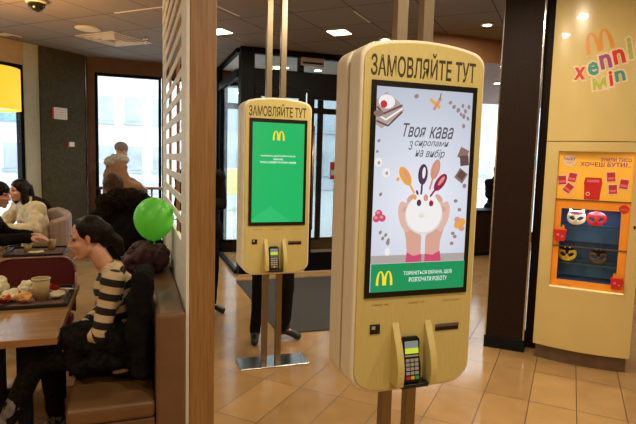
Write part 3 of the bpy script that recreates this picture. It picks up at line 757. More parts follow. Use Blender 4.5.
def bg_mat():
    m, nt, b = new_mat('disp_background')
    b.inputs['Base Color'].default_value = (0.01, 0.01, 0.01, 1); b.inputs['Roughness'].default_value = 0.25
    tc = nt.nodes.new('ShaderNodeTexCoord'); vd = nt.nodes.new('ShaderNodeVectorMath'); vd.operation = 'DISTANCE'
    nt.links.new(tc.outputs['Object'], vd.inputs[0]); vd.inputs[1].default_value = (0.0, -0.13, 1.52)
    r = nt.nodes.new('ShaderNodeValToRGB'); r.color_ramp.elements[0].position = 0.05; r.color_ramp.elements[1].position = 0.48
    r.color_ramp.elements[0].color = (0.78, 0.81, 0.90, 1); r.color_ramp.elements[1].color = (0.46, 0.50, 0.60, 1)
    nt.links.new(vd.outputs['Value'], r.inputs[0]); nt.links.new(r.outputs[0], b.inputs['Emission Color']); b.inputs['Emission Strength'].default_value = 1.0
    return m
M['d_bg'] = bg_mat()
def kiosk(Y0, label, which):
    r = thing('order_kiosk', label, 'kiosk', (1.055, Y0+0.12, 0), 'self-service order kiosks')
    bm = B(); prism(bm, kiosk_outline(), Y0+0.002, Y0+0.112)
    o = obj('front_shell', bm, ['kioskside'], r, 0.012)
    bm = B(); prism(bm, kiosk_outline(0.012), Y0-0.004, Y0+0.002); obj('front_panel', bm, 'kiosk', r, 0.003)
    bm = B(); prism(bm, kiosk_outline(0.02), Y0+0.112, Y0+0.134); obj('seam', bm, 'black', r)
    bm = B(); prism(bm, kiosk_outline(), Y0+0.134, Y0+0.25); obj('rear_shell', bm, 'kioskside', r, 0.012)
    # poles and floor plate
    for x in (1.0, 1.115):
        for (za, zb) in ((2.10, CEIL-0.001), (0.012, 0.79)):
            bm = B(); box(bm, x-0.023, x+0.023, Y0+0.10, Y0+0.145, za, zb); obj('pole', bm, 'steel', r, 0.003)
    bm = B(); box(bm, 0.785, 1.355, Y0-0.005, Y0+0.24, 0.0, 0.012); obj('floor_plate', bm, 'plate', r, 0.004)
    # screen
    bm = B(); x0, x1, z0, z1 = 0.827, 1.285, 1.154, 1.976
    box(bm, x0, x1, Y0-0.010, Y0-0.003, z0, z1); sc = obj('screen_bezel', bm, 'bezel', r, 0.002)
    a = Art((x0, Y0-0.0102, z0), (1, 0, 0), (0, 0, 1), (0, -1, 0))
    if which == 'near':
        a.rect(0.020, 0.024, 0.436, 0.800, 'd_bg')
        a.rect(0.020, 0.134, 0.436, 0.165, 'd_wood')
        # cake, cherry and cream
        a.poly([(0.020, 0.66), (0.045, 0.645), (0.135, 0.715), (0.115, 0.745), (0.06, 0.78), (0.020, 0.75)], 'd_cake')
        for q in range(3): a.stroke([(0.022, 0.725-q*0.026), (0.05+q*.01, 0.70-q*.022), (0.128, 0.735-q*0.012)], 0.007, 'd_choc' if q % 2 == 0 else 'd_crm')
        a.ell(0.062, 0.745, 0.034, 0.026, 'd_crm').ell(0.050, 0.735, 0.014, 0.014, 'd_red').ell(0.03, 0.70, 0.02, 0.012, 'd_choc2')
        # cinnamon star
        a.stroke([(0.245, 0.765), (0.29, 0.735)], 0.014, 'd_amber').stroke([(0.262, 0.725), (0.292, 0.772)], 0.013, 'd_peach').stroke([(0.292, 0.79), (0.286, 0.765)], 0.004, 'd_choc')
        for (u, v, q) in ((0.185, 0.772, .010), (0.335, 0.757, .008), (0.352, 0.742, .009), (0.372, 0.730, .010), (0.392, 0.748, .008), (0.405, 0.728, .009), (0.398, 0.708, .010), (0.418, 0.70, .008), (0.385, 0.715, .007), (0.42, 0.745, .009), (0.40, 0.67, .009), (0.035, 0.60, .007), (0.03, 0.56, .006)):
            a.ell(u, v, q, q*0.8, 'd_nut', rot=u*20)
        a.text('Твоя', 0.135, 0.618, 0.098, 0.052, 'd_ink', shear=0.35, bold=0.012).text('кава', 0.248, 0.616, 0.108, 0.046, 'd_ink', shear=0.35, bold=0.012)
        a.text('з', 0.160, 0.570, 0.018, 0.034, 'd_ink', shear=0.35).text('сиропами', 0.186, 0.580, 0.150, 0.026, 'd_ink', shear=0.35, bold=0.008)
        a.text('на', 0.190, 0.545, 0.036, 0.026, 'd_ink', shear=0.35, bold=0.008).text('вибір', 0.235, 0.536, 0.085, 0.040, 'd_ink', shear=0.35, bold=0.008)
        def sq(cx, cy, s, rot, m): a.poly([(cx+s*math.cos(rot+i*math.pi/2), cy+s*math.sin(rot+i*math.pi/2)) for i in range(4)], m)
        sq(0.405, 0.562, 0.030, 0.4, 'd_choc2'); sq(0.412, 0.535, 0.028, 0.9, 'd_choc'); sq(0.400, 0.475, 0.032, 0.2, 'd_choc2'); sq(0.402, 0.478, 0.022, 0.2, 'd_choc'); a.ell(0.418, 0.435, .009, .009, 'd_nut')
        for (u, v) in ((0.036, 0.520), (0.070, 0.482)): a.ell(u, v, 0.016, 0.017, 'd_crm').ell(u+0.002, v-0.002, 0.006, 0.007, 'd_cake')
        for (u, v) in ((0.05, 0.40), (0.120, 0.458), (0.078, 0.245), (0.09, 0.225), (0.066, 0.232), (0.055, 0.255)): a.ell(u, v, .008, .006, 'd_nut' if u != .12 else 'd_amber', rot=1)
        a.ell(0.088, 0.180, 0.011, 0.016, 'd_crm').ell(0.088, 0.215, 0.008, 0.010, 'd_nut')
        for (u, v) in ((0.045, 0.328), (0.060, 0.310), (0.036, 0.308)): a.ell(u, v, 0.015, 0.014, 'd_pinkc').ell(u-.003, v+.004, 0.008, 0.006, 'd_coral')
        a.ell(0.405, 0.285, 0.028, 0.019, 'd_amber', rot=0.5).ell(0.392, 0.300, 0.014, 0.012, 'd_coral').ell(0.415, 0.265, 0.014, 0.012, 'd_coral')
        for (u, v) in ((0.375, 0.245), (0.385, 0.232), (0.372, 0.205), (0.40, 0.34), (0.38, 0.375)): a.ell(u, v, .009, .007, 'd_nut')
        # forearms and hands around the cup
        a.poly([(0.172, 0.165), (0.232, 0.160), (0.232, 0.235), (0.205, 0.285), (0.150, 0.285), (0.165, 0.225)], 'd_skin')
        a.poly([(0.252, 0.158), (0.315, 0.162), (0.318, 0.220), (0.338, 0.285), (0.28, 0.285), (0.250, 0.235)], 'd_skin')
        for sx, (cx, cy) in ((-1, (0.155, 0.315)), (1, (0.326, 0.315))):
            a.ell(cx, cy, 0.026, 0.060, 'd_skin2', rot=-sx*0.25)
            for k in range(4): a.ell(cx+sx*(0.004-k*0.003)-sx*0.006*k, cy+0.012+k*0.020, 0.020, 0.010, 'd_skin' if k % 2 else 'd_skin2', rot=-sx*0.7)
            a.ell(cx-sx*0.020, cy-0.035, 0.014, 0.030, 'd_skin2', rot=sx*0.6)
        a.poly([(0.166, 0.136), (0.236, 0.136), (0.236, 0.168), (0.200, 0.160), (0.170, 0.176)], 'd_pinkc').poly([(0.250, 0.136), (0.325, 0.136), (0.318, 0.178), (0.285, 0.162), (0.250, 0.168)], 'd_pinkc')
        a.ell(0.239, 0.322, 0.083, 0.078, 'd_foam2').ell(0.239, 0.326, 0.079, 0.074, 'd_foam').ell(0.235, 0.320, 0.026, 0.018, 'd_crm').ell(0.228, 0.318, 0.012, 0.008, 'd_foam2')
        # four syrup spoons
        for (hx, hy, tx, ty, m, wd) in ((0.150, 0.470, 0.192, 0.405, 'd_amber', .021), (0.226, 0.478, 0.222, 0.400, 'd_plum', .021), (0.280, 0.498, 0.258, 0.420, 'd_peach', .019), (0.305, 0.448, 0.262, 0.392, 'd_berry', .020)):
            rot = math.atan2(hy-ty, hx-tx)
            a.stroke([(tx, ty), (hx, hy)], 0.008, m); a.ell(hx, hy, 0.040, wd, m, rot=rot)
            a.ell(hx+0.004, hy+0.006, 0.022, wd*0.35, 'd_crm' if m == 'd_plum' else 'd_coral', rot=rot)
        a.ell(0.214, 0.368, 0.010, 0.013, 'd_plum').ell(0.268, 0.366, 0.010, 0.012, 'd_berry').ell(0.243, 0.388, 0.010, 0.014, 'd_coral').ell(0.195, 0.390, 0.008, 0.010, 'd_amber').ell(0.204, 0.408, 0.005, 0.010, 'd_plum', rot=0.4)
        a.rect(0.020, 0.024, 0.436, 0.134, 'd_grn').arches(0.078, 0.050, 0.066, 0.056, 'd_gold', t=0.26)
        a.text('ТОРКНІТЬСЯ ЕКРАНА, ЩОБ', 0.160, 0.083, 0.218, 0.018, 'd_txt', bold=0.008).text('РОЗПОЧАТИ РОБОТУ', 0.185, 0.058, 0.170, 0.018, 'd_txt', bold=0.008)
    else:
        a.rect(0.024, 0.028, 0.434, 0.792, 'd_g1').poly([(0.024, 0.028), (0.335, 0.028), (0.171, 0.155), (0.024, 0.05)], 'd_g2')
        a.arches(0.228, 0.660, 0.088, 0.072, 'd_gold', t=0.26)
        a.text('НАТИСНІТЬ, ЩОБ РОЗПОЧАТИ НА', 0.090, 0.532, 0.275, 0.014, 'd_txt', bold=0.03).text('ЕКРАНІ', 0.190, 0.508, 0.075, 0.013, 'd_txt', bold=0.03)
        a.text('TOUCH SCREEN TO START ORDER', 0.082, 0.484, 0.290, 0.014, 'd_txt', bold=0.03)
    a.done('screen_display', sc)
    # heading letters
    bm = B(); o_ = V((0, Y0-0.0046, 0))
    text_into(bm, 'ЗАМОВЛЯЙТЕ ТУТ', o_, V((1, 0, 0)), V((0, 0, 1)), V((0, -1, 0)), 0.822, 1.992, 0.452, 0.098, 0.0, 0, bold=0.018)
    fac = obj('heading_letters', bm, 'kiosktext', r)
    # faint print under screen
    for x in (0.86, 1.02, 1.18):
        bm = B()
        text_into(bm, 'картка оплата' if x > 1.1 else 'сканер чек', o_, V((1, 0, 0)), V((0, 0, 1)), V((0, -1, 0)), x, 1.118, 0.075, 0.010, 0.0, 0)
        obj('small_print', bm, 'kioskfaint', r)
    bm = B(); box(bm, 0.858, 0.900, Y0-0.007, Y0-0.003, 1.010, 1.048); box(bm, 0.864, 0.880, Y0-0.0076, Y0-0.007, 1.028, 1.042, 1); obj('scanner_window', bm, ['bezel', 'keys'], r, 0.001)
    bm = B(); box(bm, 1.150, 1.258, Y0-0.007, Y0-0.003, 1.000, 1.016); obj('receipt_slot', bm, 'bezel', r, 0.001)
    bm = B(); box(bm, 1.150, 1.258, Y0-0.010, Y0-0.003, 1.016, 1.028); obj('slot_lip', bm, 'toekick', r, 0.001)
    # recessed cradle with two curved fins
    for sx, xx in ((-1, 0.968), (1, 1.114)):
        bm = B(); pts = []
        for i in range(12):
            t = i/11; pts.append((Y0-0.004-0.072*math.sin(math.pi*min(1, t*0.62+0.0))**1.2*(1-0.1*t), 1.05-0.245*t))
        pts = [(Y0-0.003, 1.05)]+pts[1:]+[(Y0-0.003, 0.805)]
        prism(bm, pts, xx-0.015, xx+0.015, plane='yz'); obj('cradle_fin', bm, 'kiosk', r, 0.003)
    bm = B(); box(bm, 0.976, 1.099, Y0-0.058, Y0-0.003, 0.795, 0.812); obj('cradle_tray', bm, 'bezel', r, 0.003)
    # card terminal, tilted
    T = Matrix.Translation((1.030, Y0-0.040, 0.815)) @ Matrix.Rotation(math.radians(-10), 4, 'X')
    def tb(b, x0, x1, z0, z1, d0, d1, mi=0): box(b, x0, x1, -d1, -d0, z0, z1, mi, T)
    bm = B(); pts = [(-0.036, 0), (0.036, 0), (0.040, 0.05), (0.036, 0.10), (0.040, 0.165), (0.030, 0.178), (-0.030, 0.178), (-0.040, 0.165), (-0.036, 0.10), (-0.040, 0.05)]
    vs = prism(bm, pts, -0.012, 0.016); bmesh.ops.transform(bm, matrix=T, verts=vs)
    tm = obj('card_terminal', bm, 'bezel', r, 0.004)
    bm = B(); tb(bm, -0.029, 0.029, 0.112, 0.160, 0.012, 0.0145, 1); tb(bm, -0.029, 0.029, 0.112, 0.133, 0.0145, 0.0155, 0); obj('terminal_screen', bm, ['lcd', 'lcdgrey'], tm)
    bm = B()
    for i in range(4):
        for j in range(3): tb(bm, -0.028+j*0.0195, -0.012+j*0.0195, 0.030+i*0.0165, 0.042+i*0.0165, 0.012, 0.015)
    tb(bm, -0.028, -0.012, 0.012, 0.024, 0.012, 0.015, 1); tb(bm, -0.0085, 0.0075, 0.012, 0.024, 0.012, 0.015, 2); tb(bm, 0.011, 0.027, 0.012, 0.024, 0.012, 0.015, 3)
    tb(bm, -0.03, 0.03, 0.100, 0.106, 0.012, 0.014, 0)
    obj('keypad', bm, ['keys', 'keyred', 'keyyel', 'keygrn'], tm)
    return r
kiosk(1.80, 'near beige self-order kiosk showing coffee and syrup advert on its large screen', 'near')
kiosk(3.96, 'farther beige self-order kiosk with plain green screen and steel floor plate', 'far')

# entrance mat
bm = B(); box(bm, 1.30, 3.0, 4.72, 6.95, 0.0, 0.012)
w = obj('entrance_mat', bm, 'mat', None, 0.004, origin=(2.1, 5.8, 0)); tag(w, 'dark grey entrance mat on the tiled floor before the glass doors', 'floor mat')

# ------------------------------------------------------------------ ceiling fixtures
def downlight(x, y, z, label, square=True, power=22, on=True, size=0.11, group='recessed ceiling lights'):
    r = thing('ceiling_light', label, 'ceiling light', (x, y, z), group)
    b = B(); d = 0.7071
    if square:
        obox(b, (x, y), (d, d), (d, -d), -size-0.012, size+0.012, -size-0.012, size+0.012, z-0.006, z-0.0005); obj('fixture_rim', b, 'lampring', r)
        b = B(); obox(b, (x, y), (d, d), (d, -d), -size, size, -size, size, z-0.010, z-0.0062); obj('lens', b, 'lampwarm', r)
    else:
        lathe(b, (x, y, z), [(size, -0.0005), (size+0.03, -0.004), (size+0.025, -0.012), (size, -0.014)], 24); obj('fixture_rim', b, 'lampring', r, smooth=True)
        b = B(); lathe(b, (x, y, z), [(0.001, -0.016), (size*0.98, -0.016), (size*0.98, -0.013), (0.001, -0.013)], 24); obj('lens', b, 'lampwarm' if on else 'ventwhite', r)
    if power:
        l = bpy.data.lights.new('downlight', 'AREA'); l.energy = power; l.color = (1.0, 0.85, 0.61); l.shape = 'SQUARE'; l.size = size*1.9
        lo = bpy.data.objects.new('downlight', l); COL.objects.link(lo); lo.location = (x, y, z-0.02)
LP = 26
downlight(2.31, 5.98, CEIL, 'square warm ceiling light above the entrance mat', power=LP)
downlight(0.99, 6.57, CEIL, 'square warm ceiling light beside the divider post', power=LP)
downlight(2.95, 6.05, CEIL, 'small round ceiling light behind the near kiosk poles', False, power=8, size=0.05)
downlight(3.62, 4.94, CEIL, 'small round ceiling light just in front of the dark pillar', False, power=10, size=0.045)
downlight(5.2, 6.75, 2.90, 'round ceiling light under the brown bulkhead', False, power=14, size=0.06)
# further lamps of the same room, behind and beside the camera
for (x, y) in ((0.9, 0.9), (2.9, 0.7), (-1.6, 1.2), (-2.4, 3.8), (2.3, -1.2), (0.2, -1.2), (5.0, 2.0), (5.2, -0.6), (2.35, 2.9), (7.0, 4.2), (-1.9, 5.6), (1.45, 3.05)):
    l = bpy.data.lights.new('downlight', 'AREA'); l.energy = LP; l.color = (1.0, 0.85, 0.61); l.shape = 'SQUARE'; l.size = 0.2
    lo = bpy.data.objects.new('downlight', l); COL.objects.link(lo); lo.location = (x, y, CEIL-0.02)
# unlit small fixtures
bm = B(); lathe(bm, (-0.506, 7.119, CEIL), [(0.001, -0.03), (0.10, -0.028), (0.15, -0.012), (0.15, -0.0005)], 28); w = obj('ring_downlight', bm, 'lampring', None, smooth=True, origin=(-0.506, 7.119, CEIL)); tag(w, 'round white ceiling disc beside the square air vent', 'ceiling speaker')  # recessed ring downlight, modelled unlit
bm = B(); d = 0.7071
obox(bm, (-1.52, 8.02), (d, d), (d, -d), -0.12, 0.12, -0.09, 0.09, CEIL-0.012, CEIL-0.0005, 0); obox(bm, (-1.52, 8.02), (d, d), (d, -d), -0.0, 0.11, -0.07, 0.07, CEIL-0.016, CEIL-0.0125, 1)
w = obj('emergency_light', bm, ['lampring', 'toekick'], None, 0.003, origin=(-1.52, 8.02, CEIL)); tag(w, 'small rectangular white fitting in the ceiling near the yellow lamp', 'emergency light')
cam_r = thing('security_camera', 'black dome security camera on the ceiling above the dining tables', 'security camera', (-0.90, 6.06, CEIL))
bm = B(); lathe(bm, (-0.90, 6.06, CEIL), [(0.10, -0.0005), (0.10, -0.03), (0.085, -0.035)], 24); obj('housing', bm, 'lampring', cam_r, smooth=True)
bm = B(); lathe(bm, (-0.90, 6.06, CEIL), [(0.082, -0.036), (0.078, -0.07), (0.055, -0.10), (0.02, -0.115), (0.001, -0.116)], 24); obj('dome', bm, 'domeblack', cam_r, smooth=True)
bm = B(); lathe(bm, (0.154, 7.378, CEIL), [(0.045, -0.0005), (0.04, -0.012), (0.018, -0.02), (0.015, -0.05), (0.03, -0.055), (0.001, -0.06)], 16); w = obj('sprinkler_head', bm, 'chrome', None, smooth=True, origin=(0.154, 7.378, CEIL)); tag(w, 'small metal sprinkler head in the ceiling right of the vent', 'sprinkler')
# vent
vr = thing('ceiling_vent', 'square white louvred air vent set in the dark ceiling', 'air vent', (-0.22, 7.62, CEIL))
cx, cy = -0.22, 7.62
bm = B()
for k in range(4):
    a = 0.34-0.075*k; b_ = a-0.022; zz = CEIL-0.004-0.006*k
    for (s0, s1, t0, t1) in ((-a, a, -a, -b_), (-a, a, b_, a), (-a, -b_, -b_, b_), (b_, a, -b_, b_)): obox(bm, (cx, cy), (d, d), (d, -d), s0, s1, t0, t1, zz-0.008, CEIL-0.0005)
obj('louvres', bm, 'lampring', vr)
bm = B(); obox(bm, (cx, cy), (d, d), (d, -d), -0.33, 0.33, -0.33, 0.33, CEIL-0.004, CEIL-0.0008); obj('backing', bm, 'ventwhite', vr)
# pale T-bar strips of the ceiling grid
bm = B()
def strip(k_sum=None, k_diff=None, a=0, b=1, w=0.012):
    if k_sum is not None:   # along (1,-1): x+y = k ; param x from a to b
        obox(bm, (a, k_sum-a), (d, -d), (d, d), 0, (b-a)*1.4142, -w, w, CEIL-0.004, CEIL-0.0003)
    else:
        obox(bm, (a, a-k_diff), (d, d), (d, -d), 0, (b-a)*1.4142, -w, w, CEIL-0.004, CEIL-0.0003)
strip(k_sum=6.06, a=-0.18, b=0.30); strip(k_diff=-4.70, a=0.74, b=1.08, w=0.012); strip(k_diff=-2.97, a=2.12, b=2.45)
structure('trim_ceiling', bm, 'lampring')

# yellow pendant lamp, left
pl = thing('pendant_lamp', 'yellow fabric drum pendant lamp hanging over the dining tables', 'pendant lamp', (-1.33, 5.6, 2.05))
bm = B(); lathe(bm, (-1.33, 5.6, 2.05), [(0.345, 0.0), (0.345, 0.375), (0.338, 0.375), (0.338, 0.0)], 40, close=False); obj('lamp_shade', bm, 'shade', pl, smooth=True)
bm = B(); lathe(bm, (-1.33, 5.6, 2.05), [(0.001, 0.02), (0.335, 0.02), (0.335, 0.026), (0.001, 0.026)], 40); obj('diffuser', bm, glow('pendant_diffuser', (1, 0.68, 0.25), 2.2), pl)
bm = B(); tube(bm, (-1.33, 5.6, 2.08), (-1.33, 5.6, CEIL-0.001), 0.005); tube(bm, (-1.33, 5.6, CEIL-0.04), (-1.33, 5.6, CEIL-0.001), 0.05, 0.05); obj('cord', bm, 'black', pl)
l = bpy.data.lights.new('pendant_bulb', 'POINT'); l.energy = 120; l.color = (1, 0.56, 0.20); l.shadow_soft_size = 0.06
lo = bpy.data.objects.new('pendant_bulb', l); COL.objects.link(lo); lo.location = (-1.33, 5.6, 2.38)

# wall notices on the olive wall
def on_diag(x, z0, z1, w, dd=0.052): s = dpt(x); return s
s0, s1 = dpt(-1.00), dpt(-1.14)
nt_ = thing('wall_notice', 'white notice with red side stripe on the olive wall', 'notice', (A0.x+e.x*(s0+s1)/2+nin.x*0.05, A0.y+e.y*(s0+s1)/2+nin.y*0.05, 2.25))
bm = B(); obox(bm, A0, e, nin, s0-0.03, s1, 0.0505, 0.056, 2.165, 2.335, 0); obox(bm, A0, e, nin, s1-0.0, s1+0.03, 0.0505, 0.058, 2.165, 2.335, 1)
for k in range(4): obox(bm, A0, e, nin, s0+0.0, s1-0.02, 0.056, 0.0565, 2.30-k*0.035, 2.306-k*0.035, 2)
obj('notice_board', bm, ['white', 'red', 'pink'], nt_)
s0, s1 = dpt(-0.90), dpt(-0.965)
bm = B(); obox(bm, A0, e, nin, s0, s1, 0.0505, 0.066, 1.765, 1.835, 0); obox(bm, A0, e, nin, s1, s1+0.02, 0.0505, 0.062, 1.745, 1.835, 1); obox(bm, A0, e, nin, s0+0.02, s1-0.02, 0.066, 0.070, 1.78, 1.82, 0)
c_ = A0+e*((s0+s1)/2)
w = obj('light_switch', bm, ['white', 'red'], None, 0.002, origin=(c_.x, c_.y, 1.8)); tag(w, 'small white switch box with red edge below the wall notice', 'switch')

# ------------------------------------------------------------------ furniture at the left
bn = thing('booth_bench', 'brown leather booth bench against the slatted divider', 'bench', (0.0, 3.9, 0))
bm = B(); box(bm, -0.308, 0.095, 2.655, 5.30, 0.09, 0.36); obj('bench_base', bm, 'leather', bn, 0.01)
bm = B(); box(bm, -0.315, 0.097, 2.645, 5.31, 0.362, 0.45); obj('seat_cushion', bm, 'leather', bn, 0.025)
bm = B(); box(bm, 0.098, 0.243, 2.63, 5.30, 0.09, 0.90); obj('backrest', bm, 'leatherback', bn, 0.022)
bm = B(); box(bm, -0.27, 0.20, 2.70, 5.25, 0, 0.09); obj('plinth', bm, 'blackmat', bn)

def table(name, label, x0, x1, y0, y1, legs):
    t = thing(name, label, 'table', ((x0+x1)/2, (y0+y1)/2, 0), 'wooden dining tables')
    b = B(); box(b, x0, x1, y0, y1, 0.722, 0.75); obj('tabletop', b, ['table'], t, 0.004)
    b = B(); box(b, x0-.001, x1+.001, y0-0.002, y0+.003, 0.712, 0.7485); box(b, x1-.002, x1+0.002, y0, y1, 0.712, 0.7485); obj('edge_band', b, 'tableedge', t, 0.002)
    for (x, y, w) in legs:
        b = B(); box(b, x-w, x+w, y-w, y+w, 0.03, 0.722); obj('leg', b, 'blackmat', t, 0.004)
    xs = [q[0] for q in legs]; ys = [q[1] for q in legs]
    b = B(); box(b, min(xs)-0.12, max(xs)+0.12, min(ys)-0.05, max(ys)+0.05, 0, 0.03); obj('base', b, 'blackmat', t, 0.006)
    b = B(); box(b, min(xs), max(xs), min(ys)-0.012, max(ys)+0.012, 0.30, 0.36); obj('cross_bar', b, 'blackmat', t, 0.004)
table('dining_table', 'wooden dining table with the food tray beside the woman in stripes', -1.10, -0.371, 2.86, 4.02, ((-0.70, 3.2, 0.026), (-0.585, 3.22, 0.034)))
table('dining_table', 'darker dining table behind the maroon chair holding two paper cups', -1.75, -0.50, 4.80, 5.72, ((-1.0, 5.2, 0.03), (-1.15, 5.2, 0.03)))

def tray(x0, x1, y0, y1, z, label, rot=0):
    t = thing('serving_tray', label, 'tray', ((x0+x1)/2, (y0+y1)/2, z), 'black plastic serving trays')
    b = B(); box(b, x0, x1, y0, y1, z, z+0.006)
    w = 0.016
    for q in ((x0, x1, y0, y0+w), (x0, x1, y1-w, y1), (x0, x0+w, y0+w, y1-w), (x1-w, x1, y0+w, y1-w)): box(b, *q, z+0.006, z+0.024)
    obj('tray_body', b, 'tray', t, 0.004)
    b = B(); box(b, x0+0.03, x1-0.03, y0+0.03, y1-0.03, z+0.0062, z+0.0075); obj('tray_liner', b, mat('liner_print', (0.13, 0.06, 0.04), 0.6, var=0.3), t)
tray(-0.98, -0.385, 3.42, 3.92, 0.7502, 'black tray with wrappers and a paper cup on the near table')
tray(-1.08, -0.60, 5.16, 5.60, 0.7502, 'black tray with two paper cups on the farther table')

def cup(x, y, z, h, r, label, m='cup'):
    t = thing('paper_cup', label, 'cup', (x, y, z), 'paper cups on trays')
    b = B(); lathe(b, (x, y, z), [(0.001, 0.0), (r*0.72, 0.0), (r*0.97, h*0.97), (r*0.93, h*0.97), (r*0.70, 0.01), (0.001, 0.01)], 24, close=False); obj('cup_wall', b, m, t, smooth=True)
    b = B()
    for k in range(20):
        a0, a1 = 2*math.pi*k/20, 2*math.pi*(k+1)/20
        tube(b, (x+r*math.cos(a0), y+r*math.sin(a0), z+h), (x+r*math.cos(a1), y+r*math.sin(a1), z+h), 0.0035, n=6)
    obj('rolled_rim', b, 'cupwhite', t, smooth=True)
cup(-0.548, 3.60, 0.7578, 0.135, 0.052, 'tan paper cup standing on the near tray')
cup(-0.925, 5.40, 0.7578, 0.075, 0.036, 'small paper cup by the man\'s sleeve on the farther tray')
cup(-0.735, 5.45, 0.7578, 0.095, 0.040, 'taller paper cup beside the outstretched hand on the farther tray')
t = thing('plastic_cup', 'clear plastic cup in front of the person at the far table', 'cup', (-1.15, 5.56, 0.75))
bm = B(); lathe(bm, (-1.15, 5.56, 0.7502), [(0.028, 0.0), (0.040, 0.10), (0.037, 0.10), (0.026, 0.006)], 20, close=False); obj('cup_wall', bm, 'clear', t, smooth=True)
bm = B(); lathe(bm, (-1.15, 5.56, 0.7502), [(0.043, 0.10), (0.040, 0.125), (0.02, 0.13), (0.001, 0.13)], 20, close=False); obj('cup_lid', bm, 'clear', t, smooth=True)

def lump(name, c, rx, ry, rz, m, label, cat, disp=0.02, ds=18, group=None, seed=0):
    b = B(); ell(b, c, rx, ry, rz)
    me = remesh(b, 0.006, 1, disp, ds, seed)
    zmin = min(v.co.z for v in me.vertices)
    for v in me.vertices: v.co.z += 0.7578-zmin if c[2] < 0.9 else 0
    o = obj(name, me, m, None, smooth=True, origin=(c[0], c[1], c[2])); tag(o, label, cat, group); return o
lump('food_wrapper', (-0.72, 3.60, 0.79), 0.050, 0.05, 0.035, 'paper', 'crumpled cream food wrapper at the front of the near tray', 'wrapper', 0.02, 22, None, 1)
lump('food_wrapper', (-0.655, 3.72, 0.80), 0.050, 0.045, 0.045, 'paper', 'tall crumpled wrapper between the red carton and tan cup', 'wrapper', 0.022, 24, None, 5)
lump('food_wrapper', (-0.83, 3.74, 0.80), 0.075, 0.06, 0.055, 'paper', 'large open cream wrapper at the end of the near tray', 'wrapper', 0.025, 18, None, 9)
lump('fried_nuggets', (-0.640, 3.555, 0.785), 0.048, 0.045, 0.030, 'ochrefood', 'small heap of orange fried food beside the tan cup', 'food', 0.014, 34, None, 3)
lump('paper_napkin', (-0.465, 3.62, 0.780), 0.050, 0.04, 0.018, 'paper', 'folded cream napkin near the tray edge by the woman', 'napkin', 0.014, 22, None, 11)
lump('paper_napkin', (-0.84, 5.30, 0.770), 0.07, 0.045, 0.010, 'paper', 'flat cream napkin between the two small cups', 'napkin', 0.006, 22, None, 13)
bm = B(); vs = box(bm, -0.05, 0.05, -0.025, 0.025, 0, 0.001); bmesh.ops.transform(bm, matrix=Matrix.Translation((-0.405, 3.74, 0.786)) @ Matrix.Rotation(0.9, 4, 'Z') @ Matrix.Rotation(0.25, 4, 'Y'), verts=vs)
w = obj('paper_receipt', bm, 'white', None, origin=(-0.405, 3.74, 0.78)); tag(w, 'white paper slip resting on the tray rim by the woman', 'receipt')
def fries(x, y, rot, label):
    t = thing('fries_carton', label, 'carton', (x, y, 0.758), 'red fries cartons on the near tray')
    R = Matrix.Translation((x, y, 0.775)) @ Matrix.Rotation(rot, 4, 'Z') @ Matrix.Rotation(math.radians(58), 4, 'X')
    b = B(); pts = [(-0.036, 0), (0.036, 0), (0.052, 0.085), (0.030, 0.070), (0, 0.064), (-0.030, 0.070), (-0.052, 0.085)]
    vs = prism(b, pts, -0.015, 0.015); bmesh.ops.transform(b, matrix=R, verts=vs); obj('carton_body', b, 'red', t, 0.003)
    b = B(); rs = random.Random(int(x*100))
    for k in range(12):
        u = rs.uniform(-0.03, 0.03); w_ = rs.uniform(-0.010, 0.010); L = rs.uniform(0.075, 0.115)
        vs = box(b, u-0.004, u+0.004, w_-0.004, w_+0.004, 0.05, L); 
        bmesh.ops.rotate(b, cent=(u, w_, 0.05), matrix=Matrix.Rotation(rs.uniform(-0.2, 0.2), 3, 'Y'), verts=vs)
        bmesh.ops.transform(b, matrix=R , verts=vs)
    obj('fries', b, 'fries', t)
fries(-0.775, 3.53, 0.5, 'red fries carton lying in front of the large wrapper'); fries(-0.49, 3.80, -0.9, 'red fries carton lying behind the tan cup')

# maroon chair
ch = thing('dining_chair', 'maroon vinyl dining chair with rounded back facing the near table', 'chair', (-0.66, 4.25, 0))
bm = B(); pts = []
for i in range(9): pts.append((-0.41-0.10+0.10*math.cos(math.pi/2*i/8), 0.80+0.115*math.sin(math.pi/2*i/8)))
for i in range(9): pts.append((-0.95+0.12-0.12*math.sin(math.pi/2*i/8), 0.80+0.11*math.cos(math.pi/2*i/8)))
pts = [(-0.42, 0.50)]+pts+[(-0.94, 0.50)]
prism(bm, pts, 4.22, 4.27); obj('backrest', bm, 'redchair', ch, 0.012)
bm = B()
for (a, b_) in zip(pts, pts[1:]): tube(bm, (a[0], 4.215, a[1]), (b_[0], 4.215, b_[1]), 0.007, n=8)
obj('back_piping', bm, 'redrim', ch, smooth=True)
bm = B(); box(bm, -0.93, -0.43, 3.80, 4.24, 0.42, 0.49); obj('seat', bm, 'redchair', ch, 0.02)
for (x, y) in ((-0.90, 3.84), (-0.46, 3.84), (-0.90, 4.22), (-0.46, 4.22)):
    bm = B(); tube(bm, (x, y, 0.0), (x, y, 0.42), 0.013, 0.016); obj('leg', bm, 'blackmat', ch)
